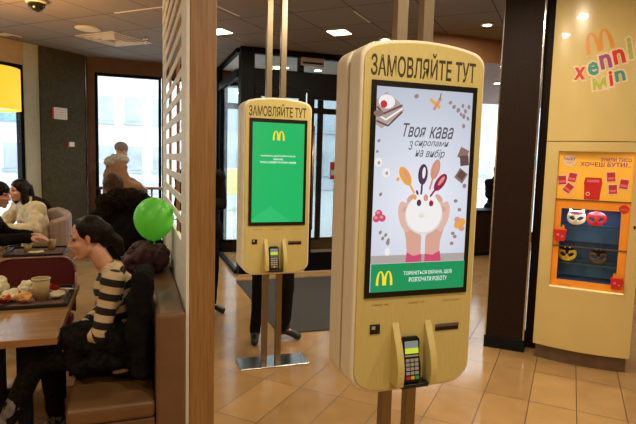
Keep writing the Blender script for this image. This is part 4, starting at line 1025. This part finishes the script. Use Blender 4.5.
# taupe tub chair
tc_ = thing('tub_chair', 'taupe rounded tub chair behind the woman in the cream coat', 'chair', (-0.95, 6.85, 0))
bm = B(); cx, cy = -0.98, 6.75
for i in range(15):
    a0, a1 = math.radians(-60+200*i/15), math.radians(-60+200*(i+1)/15)
    cap(bm, (cx+0.24*math.cos(a0), cy+0.24*math.sin(a0), 0.48), (cx+0.25*math.cos(a0), cy+0.25*math.sin(a0), 0.98-0.10*abs(i-9)/9), 0.045)
me = remesh(bm, 0.014, 6); obj('backrest', me, 'greychair', tc_, smooth=True)
bm = B(); lathe(bm, (cx, cy, 0), [(0.20, 0.36), (0.24, 0.38), (0.24, 0.44), (0.20, 0.46), (0.001, 0.465)], 28); obj('seat', bm, 'greychair', tc_, smooth=True)
for a in (45, 135, 225, 315):
    bm = B(); tube(bm, (cx+0.2*math.cos(math.radians(a)), cy+0.2*math.sin(math.radians(a)), 0), (cx+0.17*math.cos(math.radians(a)), cy+0.17*math.sin(math.radians(a)), 0.37), 0.015); obj('leg', bm, 'blackmat', tc_)

# handrail at the window
hr = thing('window_rail', 'steel handrail on posts in front of the tall window', 'handrail', (0.1, 8.95, 0))
bm = B(); tube(bm, (-0.55, 8.98, 1.13), (1.2, 8.98, 1.13), 0.022); obj('rail', bm, 'steel', hr, smooth=True)
for x in (-0.5, 0.28, 1.15):
    bm = B(); tube(bm, (x, 8.98, 0), (x, 8.98, 1.11), 0.016); obj('rail_post', bm, 'steel', hr, smooth=True)
bm = B(); tube(bm, (-0.5, 8.98, 0.62), (1.15, 8.98, 0.62), 0.010); obj('lower_rail', bm, 'steel', hr, smooth=True)

# balloon
bl = thing('balloon', 'round bright green balloon floating above the bench back', 'balloon', (0.128, 3.7, 1.10))
bm = B(); lathe(bm, (0.128, 3.7, 1.245), [(0.001, 0.148)]+[(0.132*math.sin(t)*(1.0 if t < math.pi/2 else 1-0.10*(t-math.pi/2)), 0.148*math.cos(t)) for t in [math.pi*i/20 for i in range(1, 20)]]+[(0.006, -0.150), (0.004, -0.156)], 36)
obj('balloon_skin', bm, 'balloon', bl, smooth=True)
bm = B(); lathe(bm, (0.128, 3.7, 1.075), [(0.012, 0), (0.004, 0.014), (0.008, 0.018)], 12); tube(bm, (0.128, 3.7, 1.078), (0.14, 3.72, 0.92), 0.0012, n=5); obj('knot_and_string', bm, 'balloon', bl)

# ------------------------------------------------------------------ people
def hand(bm, wrist, d, palm, curl=0.6, side=1, k=1.0):
    """palm = palm normal direction, side=+1/-1 thumb side"""
    d, pn, _ = V(d).normalized(), V(palm).normalized(), None
    pn = (pn-d*pn.dot(d)).normalized(); sd_ = d.cross(pn)*side
    w = V(wrist)
    cap(bm, w, w+d*0.03*k, 0.024*k, 0.026*k, flat=pn, k=0.7)
    for i in range(4):
        off = sd_*((i-1.5)*0.0185*k)
        base = w+d*0.085*k+off
        cap(bm, w+d*0.02*k+off*0.7, base, 0.014*k, 0.0110*k)
        L = (0.078, 0.086, 0.080, 0.062)[i]*k if side > 0 else (0.078, 0.086, 0.080, 0.062)[3-i]*k
        if side < 0: L = (0.062, 0.080, 0.086, 0.078)[i]*k
        a = 0.0; p = base; r = 0.0098*k
        for seg in (0.45, 0.32, 0.23):
            a += curl*0.75
            dd = d*math.cos(a)+pn*math.sin(a)
            q = p+dd*L*seg; cap(bm, p, q, r, r*0.9, n=10); p = q; r *= 0.9
    ti = -1 if side > 0 else 1
    tb_ = w+d*0.025*k+sd_*ti*0.026*k if False else w+d*0.025*k-sd_*0.028*k
    t1 = tb_+(d*0.6-sd_*0.75+pn*0.3).normalized()*0.038*k; t2 = t1+(d*0.9-sd_*0.2+pn*0.4).normalized()*0.030*k
    cap(bm, tb_, t1, 0.0135*k, 0.0115*k, n=10); cap(bm, t1, t2, 0.0112*k, 0.0095*k, n=10)

def head(bm, c, f, u, k=1.0):
    f = V(f).normalized(); u = V(u); u = (u-f*u.dot(f)).normalized(); r = f.cross(u)
    ax = (r, f, u); c = V(c)
    def P(a, b, z): return c+r*a*k+f*b*k+u*z*k
    ell(bm, P(0, -0.014, 0.032), 0.074*k, 0.094*k, 0.086*k, ax)
    ell(bm, P(0, 0.016, -0.035), 0.060*k, 0.070*k, 0.080*k, ax)
    cap(bm, P(0, 0.060, -0.098), P(0, 0.052, -0.090), 0.024*k)          # chin
    cap(bm, P(-0.045, 0.0, -0.06), P(-0.012, 0.055, -0.098), 0.018*k); cap(bm, P(0.045, 0.0, -0.06), P(0.012, 0.055, -0.098), 0.018*k)
    cap(bm, P(0, 0.082, 0.010), P(0, 0.104, -0.030), 0.0075*k, 0.0115*k)  # nose
    for s in (-1, 1):
        cap(bm, P(s*0.010, 0.086, -0.034), P(s*0.012, 0.090, -0.032), 0.009*k)
        cap(bm, P(s*0.014, 0.078, 0.024), P(s*0.046, 0.066, 0.022), 0.009*k)   # brow
        cap(bm, P(s*0.034, 0.060, -0.028), P(s*0.04, 0.052, -0.03), 0.020*k)   # cheek
        cap(bm, P(s*0.078, -0.008, 0.016), P(s*0.074, -0.002, -0.022), 0.014*k, 0.010*k, flat=r, k=0.45)  # ear
    cap(bm, P(-0.018, 0.078, -0.062), P(0.018, 0.078, -0.062), 0.009*k); cap(bm, P(-0.014, 0.077, -0.072), P(0.014, 0.077, -0.072), 0.009*k)
    return P, ax

def person(label, J, face, upv, hair=None, hair_m='hairdark', coat_m='blackcloth', trousers_m='blackcloth', shoe_m='shoe', coat_name='coat', coat_extra=None, inflate=0.022, hands=(None, None),
           voxel=0.007, coat_vox=0.012, sitting=True, fwd=None, k=1.0, coat_disp=0.006, legs=True, skirt=None, stripes=False, name='person', shoulder_pad=0.0, hood=None, hood_m=None, hat=None):
    J = {a: V(b) for a, b in J.items()}
    base = J['pel'].copy(); base.z = 0
    r = thing(name, label, 'person', base)
    fwd = V(fwd or face); fwd.z = 0; fwd.normalize()
    b = B()
    # body: one surface
    def torso(bm, g):
        cap(bm, J['hl'], J['hr'], 0.105*k+g, flat=None)
        cap(bm, J['pel'], J['waist'], 0.135*k+g, 0.120*k+g, flat=fwd, k=0.78)
        cap(bm, J['waist'], J['chest'], 0.120*k+g, 0.145*k+g, flat=fwd, k=0.80)
        cap(bm, J['chest'], (J['sl']+J['sr'])/2, 0.130*k+g, 0.085*k+g, flat=fwd, k=0.80)
        cap(bm, J['sl'], J['sr'], 0.056*k+g+shoulder_pad)
    def arms(bm, g, cuff=1.0):
        for s in 'lr':
            cap(bm, J['s'+s], J['e'+s], 0.050*k+g, 0.040*k+g); w = J['e'+s].lerp(J['w'+s], cuff); cap(bm, J['e'+s], w, 0.040*k+g, 0.028*k+g*(0.7 if cuff < 1.01 else 0))
    def legsf(bm, g):
        for s in 'lr':
            cap(bm, J['h'+s], J['k'+s], 0.088*k+g, 0.058*k+g); cap(bm, J['k'+s], J['a'+s], 0.056*k+g, 0.036*k+g)
    torso(b, 0); arms(b, 0)
    if legs: legsf(b, 0)
    cap(b, J['neck'], J['head']-V(upv)*0.05-V(face)*0.02, 0.054*k, 0.050*k)
    P, ax = head(b, J['head'], face, upv, k)
    for s, h in zip('lr', hands):
        if h: hand(b, J['w'+s], h[0], h[1], h[2], h[3], k)
        else:
            dd = (J['w'+s]-J['e'+s]).normalized(); hand(b, J['w'+s], dd, V((0, 0, -1)) if abs(dd.z) < 0.8 else fwd, 0.5, 1 if s == 'r' else -1, k)
    if legs:
        for s in 'lr':
            td = J['t'+s]-J['a'+s]; cap(b, J['a'+s]-V((0, 0, 0.01)), J['t'+s], 0.036, 0.026, flat=(0, 0, 1), k=0.8)
    obj('body', remesh(b, voxel, 3), 'skin', r, smooth=True)
    # eyes, lips, brows
    for s in (-1, 1):
        b = B(); ell(b, P(s*0.031, 0.0725, 0.004), 0.011, 0.006, 0.0055, ax); obj('eye', b, 'eye', r, smooth=True)
        b = B(); cap(b, P(s*0.018, 0.083, 0.031), P(s*0.044, 0.072, 0.032), 0.0035, 0.0025); obj('eyebrow', b, hair_m, r, smooth=True)
    b = B(); cap(b, P(-0.017, 0.084, -0.063), P(0.017, 0.084, -0.063), 0.006); cap(b, P(-0.012, 0.083, -0.072), P(0.012, 0.083, -0.072), 0.006); obj('lips', b, 'lips', r, smooth=True)
    # hair
    if hair:
        b = B(); hair(b, P, ax); obj('hair', remesh(b, 0.007, 5, 0.0015, 60, 2), hair_m, r, smooth=True)
    if hat:
        b = B(); hat(b, P, ax); obj('hat', remesh(b, 0.009, 3), 'greyknit', r, smooth=True)
    # upper garment
    b = B(); torso(b, inflate); arms(b, inflate*0.85, 0.97)
    if skirt:
        for (p, q, r0, r1) in skirt: cap(b, p, q, r0, r1, flat=fwd, k=0.8)
    if not stripes: cap(b, J['neck']-V((0, 0, 0.02)), J['neck']+V((0, 0, 0.012)), 0.066*k+inflate*0.3, 0.060*k+inflate*0.2)
    if coat_extra:
        for (p, q, r0, r1) in coat_extra: cap(b, p, q, r0, r1)
    me = remesh(b, coat_vox, 4, coat_disp, 14, base.x)
    if stripes:
        segs = [(J['sl'], J['el'], 0.02), (J['el'], J['wl'], 0.33), (J['sr'], J['er'], 0.02), (J['er'], J['wr'], 0.33), (J['neck'], J['pel'], 0.03)]
        at = me.attributes.new('run', 'FLOAT', 'POINT')
        for i, v in enumerate(me.vertices):
            best = 9; val = 0
            for si, (p, q, off) in enumerate(segs):
                L = (q-p).length; dr = (q-p)/L; tt = (v.co-p).dot(dr); tc = max(0, min(L, tt))
                dist = (v.co-(p+dr*tc)).length - (0.12 if si == 4 else 0.055)
                if dist < best: best = dist; val = off+tt
            at.data[i].value = val
    obj(coat_name, me, coat_m, r, smooth=True)
    if hood:
        b = B(); hood(b, P, ax, J); obj('fur_hood', remesh(b, 0.011, 2, 0.016, 30, 4), hood_m or 'blackfur', r, smooth=True)
    if legs:
        b = B(); legsf(b, 0.013); cap(b, J['hl'], J['hr'], 0.118*k); obj('trousers', remesh(b, 0.012, 3, 0.004, 14, 3), trousers_m, r, smooth=True)
        for s in 'lr':
            b = B(); a_, t_ = J['a'+s], J['t'+s]
            up_ = (J['k'+s]-a_).normalized()
            cap(b, a_+up_*0.09, a_-up_*0.005, 0.052, 0.046); cap(b, a_-up_*0.02, t_, 0.044, 0.036, flat=up_, k=0.75)
            hl_ = a_-(t_-a_).normalized()*0.03-up_*0.025; cap(b, hl_, t_-up_*0.02, 0.034, 0.032, flat=up_, k=0.6)
            obj('shoe', remesh(b, 0.009, 3), shoe_m if s == 'r' or shoe_m != 'mixed' else 'shoe', r, smooth=True)
    return r

# ---- woman in the striped jumper (faces left, -x)
F = V((-0.97, -0.06, -0.16)).normalized(); U = V((-0.16, 0, 0.98)).normalized()
def hair_w1(b, P, ax):
    ell(b, P(0, -0.026, 0.042), 0.081, 0.090, 0.085, ax); cap(b, P(0, -0.09, 0.02), P(0, -0.085, -0.03), 0.055, 0.04)
    cap(b, P(-0.064, -0.010, 0.045), P(-0.064, -0.045, -0.01), 0.020); cap(b, P(0.064, -0.010, 0.045), P(0.064, -0.045, -0.01), 0.020)
    cap(b, P(0, -0.115, 0.0), P(0, -0.155, -0.05), 0.032, 0.034); cap(b, P(0, -0.155, -0.05), P(0, -0.165, -0.13), 0.034, 0.018)
    cap(b, P(0, 0.030, 0.098), P(0, 0.0, 0.105), 0.020)
J1 = dict(pel=(-0.03, 2.98, 0.57), waist=(-0.045, 2.98, 0.76), chest=(-0.09, 2.99, 0.93), neck=(-0.155, 2.99, 1.10), head=(-0.232, 2.99, 1.232),
          sl=(-0.105, 2.83, 1.025), sr=(-0.115, 3.15, 1.025), el=(-0.165, 2.80, 0.765), er=(-0.17, 3.22, 0.78), wl=(-0.27, 2.87, 0.69), wr=(-0.26, 3.08, 0.70),
          hl=(-0.05, 2.89, 0.56), hr=(-0.05, 3.07, 0.56), kl=(-0.46, 2.90, 0.60), kr=(-0.44, 3.12, 0.53), al=(-0.62, 2.98, 0.30), ar=(-0.44, 3.30, 0.10), tl=(-0.74, 2.98, 0.22), tr=(-0.56, 3.33, 0.045))
for q_ in list(J1):
    x_, y_, z_ = J1[q_]
    up_z = q_ in ('chest', 'neck', 'head', 'sl', 'sr', 'el', 'er')
    if q_[0] in 'at' : continue
    J1[q_] = (x_*1.04, y_*1.04, 1.68+(z_-1.68)*1.04 if up_z else z_)
person('woman with dark ponytail in black and cream striped jumper seated on the bench', J1, F, U, hair_w1, 'hairdark', 'stripes', 'blackfur', 'greyshoe', 'jumper', inflate=0.012, voxel=0.0055, coat_vox=0.009, fwd=(-1, 0, 0.0), coat_disp=0.004, stripes=True,
       hands=(((-0.95, 0.1, -0.25), (0, 0, -1), 0.45, -1), ((-0.95, -0.2, -0.1), (0, 0, -1), 0.45, 1)), k=0.95)

# coats lying around her
bm = B()
for (p, q, r0, r1) in (((-0.30, 2.84, 0.66), (-0.02, 2.84, 0.63), 0.075, 0.085), ((-0.33, 2.86, 0.62), (-0.28, 2.82, 0.52), 0.07, 0.055), ((-0.10, 2.80, 0.68), (0.04, 2.80, 0.60), 0.085, 0.085),
                       ((-0.34, 2.86, 0.70), (-0.12, 2.84, 0.72), 0.045, 0.06), ((0.0, 2.78, 0.72), (0.03, 2.78, 0.54), 0.065, 0.07), ((-0.20, 2.78, 0.56), (0.0, 2.78, 0.54), 0.045, 0.05)): cap(bm, p, q, r0, r1)
bmesh.ops.transform(bm, matrix=Matrix.Translation((0, 0.13, 0.025)), verts=bm.verts)
w = obj('fur_coat', remesh(bm, 0.011, 3, 0.018, 22, 6), 'blackfur', None, smooth=True, origin=(-0.1, 2.85, 0.5)); tag(w, 'dark furry coat lying across the lap of the woman in stripes', 'coat')
bm = B()
for (p, q, r0, r1) in (((0.035, 2.74, 1.03), (0.05, 2.98, 1.02), 0.052, 0.055), ((0.04, 2.74, 1.0), (0.035, 2.74, 0.56), 0.055, 0.055), ((0.05, 2.84, 1.0), (0.045, 2.82, 0.56), 0.05, 0.05), ((0.0, 2.74, 0.95), (0.0, 2.74, 0.72), 0.04, 0.045)): cap(bm, p, q, r0, r1)
bmesh.ops.transform(bm, matrix=Matrix.Translation((0, 0.06, 0)), verts=bm.verts)
w = obj('draped_coat', remesh(bm, 0.011, 3, 0.014, 14, 8), 'blackcloth', None, smooth=True, origin=(0.04, 2.8, 0.5)); tag(w, 'black coat hanging over the bench back behind the striped jumper', 'coat')
bm = B()
for (p, q, r0, r1) in (((0.0, 3.55, 0.98), (0.14, 3.62, 0.98), 0.085, 0.08), ((0.05, 3.75, 1.0), (0.16, 3.85, 0.98), 0.09, 0.08), ((-0.03, 3.65, 0.92), (-0.01, 3.6, 0.62), 0.08, 0.09), ((0.08, 3.55, 1.02), (0.10, 3.75, 1.03), 0.06, 0.06)): cap(bm, p, q, r0, r1)
w = obj('quilted_jacket', remesh(bm, 0.012, 3, 0.022, 16, 11), 'maroon', None, smooth=True, origin=(0.05, 3.7, 0.6)); tag(w, 'dark maroon quilted jacket heaped on the bench back under the balloon', 'jacket')

# ---- woman in black coat with fur hood, seen from behind, on the bench
def hair_b(b, P, ax):
    ell(b, P(0, -0.02, 0.04), 0.088, 0.105, 0.092, ax); cap(b, P(0, -0.07, 0.0), P(0, -0.07, -0.08), 0.065, 0.06)
def hood_b(b, P, ax, J):
    n = J['neck']
    cap(b, n+V((-0.13, -0.06, 0.06)), n+V((0.15, -0.06, 0.07)), 0.085, 0.085); cap(b, n+V((-0.14, -0.08, -0.02)), n+V((-0.17, -0.03, -0.10)), 0.06, 0.045)
    cap(b, n+V((0.16, -0.06, 0.0)), n+V((0.17, -0.02, -0.09)), 0.06, 0.045); cap(b, n+V((-0.05, -0.09, 0.10)), n+V((0.08, -0.09, 0.11)), 0.085, 0.08)
# seated on the far end of the bench
J2 = dict(pel=(-0.08, 4.86, 0.60), waist=(-0.08, 4.88, 0.82), chest=(-0.08, 4.88, 1.0), neck=(-0.09, 4.88, 1.20), head=(-0.17, 4.92, 1.38),
          sl=(-0.27, 4.87, 1.12), sr=(0.12, 4.87, 1.13), el=(-0.33, 4.85, 0.86), er=(0.17, 4.88, 0.86), wl=(-0.28, 5.08, 0.80), wr=(0.08, 5.1, 0.80),
          hl=(-0.16, 4.88, 0.56), hr=(0.02, 4.88, 0.56), kl=(-0.18, 5.30, 0.54), kr=(0.02, 5.30, 0.54), al=(-0.18, 5.42, 0.11), ar=(0.02, 5.42, 0.11), tl=(-0.18, 5.54, 0.05), tr=(0.02, 5.54, 0.05))
person('person seen from behind in a black coat with thick brown fur hood', J2, (-0.15, 0.98, 0), (0, 0, 1), hair_b, 'hairbrown', 'blackcloth', 'blackcloth', inflate=0.042, voxel=0.010, coat_vox=0.014, fwd=(0, 1, 0), coat_disp=0.012, hood=hood_b, hood_m='brownfur')

# ---- woman in cream coat
def hair_c(b, P, ax):
    ell(b, P(0, -0.025, 0.045), 0.092, 0.10, 0.090, ax); cap(b, P(-0.07, -0.03, 0.02), P(-0.085, -0.02, -0.12), 0.040, 0.045); cap(b, P(0.07, -0.03, 0.02), P(0.085, -0.02, -0.12), 0.040, 0.045)
    cap(b, P(0, -0.10, 0.02), P(0, -0.11, -0.14), 0.06, 0.07)
def hood_c(b, P, ax, J):
    n = J['neck']; cap(b, n+V((0.04, 0.02, 0.0)), n+V((0.17, -0.06, -0.03)), 0.075, 0.065); cap(b, n+V((0.05, -0.10, -0.04)), n+V((0.16, -0.10, -0.07)), 0.04, 0.045)
J3 = dict(pel=(-1.05, 6.75, 0.57), waist=(-1.08, 6.74, 0.78), chest=(-1.10, 6.72, 0.93), neck=(-1.13, 6.71, 1.10), head=(-1.22, 6.68, 1.235),
          sl=(-1.02, 6.56, 1.03), sr=(-1.25, 6.86, 1.03), el=(-1.04, 6.42, 0.82), er=(-1.42, 6.80, 0.82), wl=(-1.25, 6.32, 0.86), wr=(-1.45, 6.55, 0.85),
          hl=(-1.02, 6.66, 0.55), hr=(-1.14, 6.80, 0.55), kl=(-1.30, 6.42, 0.52), kr=(-1.45, 6.56, 0.52), al=(-1.32, 6.34, 0.11), ar=(-1.48, 6.48, 0.11), tl=(-1.42, 6.26, 0.05), tr=(-1.58, 6.40, 0.05))
person('woman with long dark hair in a cream quilted coat by the taupe chair', J3, (-0.80, -0.58, -0.05), (0, 0, 1), hair_c, 'hairdark', 'creamcoat', 'blackcloth', inflate=0.040, voxel=0.008, coat_vox=0.014, fwd=(-0.8, -0.6, 0), coat_disp=0.014, hood=hood_c, hood_m='brownfur',
       coat_extra=[(V((-1.05, 6.62, 0.98)), V((-1.0, 6.62, 0.70)), 0.12, 0.13)])

# ---- person at the left edge reaching over the table
def hair_d(b, P, ax):
    ell(b, P(0, -0.020, 0.045), 0.086, 0.105, 0.088, ax); cap(b, P(-0.06, -0.04, 0.02), P(-0.065, -0.05, -0.10), 0.045, 0.05); cap(b, P(0.06, -0.04, 0.02), P(0.065, -0.05, -0.10), 0.045, 0.05); cap(b, P(0, -0.09, 0), P(0, -0.10, -0.10), 0.06)
J4 = dict(pel=(-1.50, 5.90, 0.57), waist=(-1.45, 5.88, 0.76), chest=(-1.38, 5.84, 0.93), neck=(-1.30, 5.80, 1.10), head=(-1.215, 5.76, 1.255),
          sl=(-1.36, 5.98, 1.03), sr=(-1.30, 5.62, 1.03), el=(-1.22, 6.02, 0.84), er=(-1.24, 5.42, 0.86), wl=(-1.0, 5.95, 0.84), wr=(-0.90, 5.38, 0.885),
          hl=(-1.50, 5.98, 0.55), hr=(-1.50, 5.80, 0.55), kl=(-1.12, 6.0, 0.52), kr=(-1.12, 5.82, 0.52), al=(-1.14, 6.0, 0.11), ar=(-1.14, 5.82, 0.11), tl=(-1.02, 6.0, 0.05), tr=(-1.02, 5.82, 0.05))
person('person in black jacket at the picture edge reaching a hand over the far table', J4, (0.93, -0.28, -0.15), (0.1, 0, 1), hair_d, 'hairdark', 'blackcloth', 'blackcloth', inflate=0.03, voxel=0.0065, coat_vox=0.013, fwd=(1, -0.1, 0), coat_disp=0.01,
       hands=(None, ((0.95, -0.15, 0.12), (0.05, 0.2, -1), 0.5, 1)))

# ---- person in tan coat standing at the window
def hat_e(b, P, ax):
    ell(b, P(0, -0.02, 0.055), 0.090, 0.106, 0.088, ax)
def hood_e(b, P, ax, J):
    n = J['neck']; cap(b, n+V((-0.12, -0.05, 0.0)), n+V((0.09, -0.06, 0.03)), 0.075, 0.07); cap(b, n+V((-0.06, -0.08, 0.05)), n+V((0.04, -0.08, 0.07)), 0.06)
J5 = dict(pel=(-0.30, 8.45, 0.96), waist=(-0.30, 8.44, 1.14), chest=(-0.27, 8.44, 1.34), neck=(-0.22, 8.45, 1.56), head=(-0.165, 8.47, 1.715),
          sl=(-0.30, 8.62, 1.47), sr=(-0.18, 8.30, 1.47), el=(-0.08, 8.72, 1.26), er=(-0.10, 8.28, 1.22), wl=(0.08, 8.88, 1.19), wr=(0.10, 8.52, 1.18),
          hl=(-0.32, 8.54, 0.93), hr=(-0.28, 8.36, 0.93), kl=(-0.28, 8.54, 0.50), kr=(-0.24, 8.36, 0.50), al=(-0.32, 8.54, 0.10), ar=(-0.30, 8.36, 0.10), tl=(-0.20, 8.58, 0.05), tr=(-0.18, 8.40, 0.05))
person('person in tan coat and grey knitted hat leaning on the window handrail', J5, (0.78, 0.60, -0.2), (0.1, 0, 1), None, 'hairdark', 'tancoat', 'blackcloth', inflate=0.042, voxel=0.009, coat_vox=0.014, fwd=(0.8, 0.55, 0), coat_disp=0.012, hat=hat_e, hood=hood_e, hood_m='scarf',
       skirt=[(V((-0.30, 8.45, 0.98)), V((-0.29, 8.45, 0.66)), 0.185, 0.20)])

# ---- person standing behind the far kiosk
def hair_f(b, P, ax): ell(b, P(0, -0.022, 0.045), 0.084, 0.102, 0.088, ax)
J6 = dict(pel=(1.20, 4.60, 0.96), waist=(1.20, 4.60, 1.14), chest=(1.20, 4.60, 1.34), neck=(1.20, 4.59, 1.54), head=(1.20, 4.56, 1.69),
          sl=(1.37, 4.60, 1.45), sr=(1.03, 4.60, 1.45), el=(1.40, 4.55, 1.18), er=(1.00, 4.55, 1.18), wl=(1.28, 4.38, 1.18), wr=(1.12, 4.38, 1.22),
          hl=(1.30, 4.60, 0.90), hr=(1.10, 4.60, 0.90), kl=(1.33, 4.58, 0.49), kr=(1.07, 4.58, 0.49), al=(1.33, 4.63, 0.09), ar=(1.04, 4.60, 0.09), tl=(1.43, 4.53, 0.045), tr=(1.01, 4.48, 0.045))
person('person in black trousers and boots standing hidden behind the green-screen kiosk', J6, (0, -1, -0.15), (0, 0, 1), hair_f, 'hairdark', 'blackcloth', 'blackcloth', inflate=0.022, voxel=0.010, coat_vox=0.014, fwd=(0, -1, 0), k=0.98)
# ---- dark coated person passing behind the divider post
def SH(J, dx, dy): return {a: (p[0]+dx, p[1]+dy, p[2]) for a, p in J.items()}
J7 = SH(J6, -0.54, 1.0)
person('passer in a long black coat half hidden behind the walnut post', J7, (-0.2, 1, 0), (0, 0, 1), hair_f, 'hairdark', 'blackcloth', 'blackcloth', 'shoe', inflate=0.04, voxel=0.011, coat_vox=0.015, fwd=(0, 1, 0), skirt=[(V((0.66, 5.60, 1.0)), V((0.66, 5.60, 0.82)), 0.20, 0.205)])
# ---- far customer glimpsed left of the pillar
J8 = SH(J6, 5.12, 3.9)
p8 = person('distant customer in dark clothes glimpsed beside the brown pillar', J8, (-0.8, -0.6, 0), (0, 0, 1), hair_f, 'hairdark', 'blackcloth', 'blackcloth', inflate=0.03, voxel=0.012, coat_vox=0.016, fwd=(0, -1, 0)); p8.scale = (0.91, 0.91, 0.91); p8.location.x += 0.30

# low dark cabinet in the right gap
cb = thing('low_cabinet', 'low dark cabinet standing between the near kiosk and the pillar', 'cabinet', (6.1, 8.1, 0))
bm = B(); box(bm, 5.75, 6.6, 7.95, 8.35, 0.06, 0.80); obj('cabinet_body', bm, 'pillar', cb, 0.005)
bm = B(); box(bm, 5.73, 6.62, 7.92, 8.37, 0.80, 0.84); obj('cabinet_top', bm, 'black', cb, 0.004)
bm = B(); box(bm, 5.78, 6.57, 7.98, 8.32, 0, 0.06); obj('plinth', bm, 'blackmat', cb)

# ------------------------------------------------------------------ outdoors
bm = B(); box(bm, -40, 45, 9.4, 60, -0.15, -0.02); structure('ground_street', bm, 'pavement')
bm = B(); box(bm, -40, -4.2, -10, 9.4, -0.15, -0.02); structure('ground_side', bm, 'pavement')
def building(x0, x1, y, h, m, label, nx, nz, sign=None):
    r = thing('street_building', label, 'building', ((x0+x1)/2, y, 0))
    b = B(); box(b, x0, x1, y, y+8, 0, h); obj('wall', b, m, r)
    for i in range(nx):
        b = B()
        for j in range(nz):
            w_ = (x1-x0)/nx; xx = x0+w_*(i+0.2); zz = 0.9+j*2.3
            box(b, xx, xx+w_*0.6, y-0.05, y+0.0, zz, zz+1.15)
            box(b, xx-0.08, xx+w_*0.6+0.08, y-0.12, y+0.0, zz-0.14, zz-0.02)
        obj('window_column', b, 'facglass', r)
    if sign:
        b = B(); box(b, x0+1, x0+4.5, y-0.15, y-0.051, 3.0, 3.7); obj('shop_sign', b, sign, r)
building(-22, -7.5, 24, 14, 'facade', 'white street building opposite the side window', 11, 6)
building(-7, 3.2, 27, 15, 'facade', 'white street building seen behind the tan coat', 8, 6, 'signblue')
building(3.6, 13, 27, 12, 'facade2', 'grey street building seen beyond the glass entrance', 8, 5)
building(14, 32, 30, 12, 'facade', 'pale street building beyond the right window', 12, 5)
def car(x, y, m, label):
    r = thing('parked_car', label, 'car', (x, y, -0.02))
    b = B(); pts = [(-2.1, 0.25), (2.1, 0.25), (2.15, 0.7), (1.5, 0.88), (0.9, 0.95), (0.35, 1.42), (-1.0, 1.45), (-1.7, 0.98), (-2.15, 0.85)]
    prism(b, [(x+u, v) for u, v in pts], y-0.85, y+0.85); obj('car_body', b, m, r, 0.06)
    b = B(); prism(b, [(x+u, v) for u, v in [(0.80, 0.96), (0.33, 1.36), (-0.95, 1.38), (-1.5, 1.0)]], y-0.87, y+0.87); obj('side_windows', b, 'facglass', r)
    for u in (-1.3, 1.35):
        for s in (-1, 1):
            b = B(); tube(b, (x+u, y+s*0.88, 0.31), (x+u, y+s*0.68, 0.31), 0.32, n=24); obj('wheel', b, 'blackmat', r)
car(-6.6, 15.5, 'carblue', 'blue grey car parked in the street outside the side window')
car(-1.2, 20.5, 'carred', 'silver car parked in the street behind the person in tan')
bm = B(); box(bm, 2.3, 4.1, 16.4, 17.0, 0.5, 1.3, 0); box(bm, 2.35, 2.45, 16.6, 16.7, -0.02, 0.5, 1); box(bm, 3.95, 4.05, 16.6, 16.7, -0.02, 0.5, 1)
w = obj('street_planter', bm, ['signyellow', 'black'], None, 0.03, origin=(3.2, 16.7, 0)); tag(w, 'yellow street barrier box seen through the side glazing', 'barrier')

# ------------------------------------------------------------------ world, camera, view
wd = bpy.data.worlds.new('sky'); bpy.context.scene.world = wd; wd.use_nodes = True
bg = wd.node_tree.nodes['Background']; bg.inputs[0].default_value = (0.86, 0.93, 1.0, 1); bg.inputs[1].default_value = 4.6

f = 526.0; a = math.radians(19.4); rr = math.radians(1.57); p = math.atan(53/526.)
R0 = V((math.cos(a), -math.sin(a), 0)); Fv = V((math.sin(a)*math.cos(p), math.cos(a)*math.cos(p), -math.sin(p))); U0 = V((math.sin(a)*math.sin(p), math.cos(a)*math.sin(p), math.cos(p)))
Xc = R0*math.cos(rr)+U0*math.sin(rr); Yc = -R0*math.sin(rr)+U0*math.cos(rr)
cd = bpy.data.cameras.new('camera'); co = bpy.data.objects.new('camera', cd); COL.objects.link(co)
cd.sensor_width = 36; cd.lens = 36*f/636; cd.clip_start = 0.05; cd.clip_end = 200
mw = Matrix((( Xc.x, Yc.x, -Fv.x, 0), (Xc.y, Yc.y, -Fv.y, 0), (Xc.z, Yc.z, -Fv.z, H), (0, 0, 0, 1)))
co.matrix_world = mw
sc = bpy.context.scene
sc.camera = co
sc.view_settings.view_transform = 'Standard'; sc.view_settings.look = 'None'; sc.view_settings.gamma = 1.0; sc.view_settings.exposure = 0.0
sc.view_settings.use_curve_mapping = False
sc.cycles.use_denoising = True
sc.cycles.max_bounces = 8
sc.cycles.transparent_max_bounces = 12
sc.cycles.caustics_reflective = False; sc.cycles.caustics_refractive = False
sc.cycles.sample_clamp_indirect = 4.0
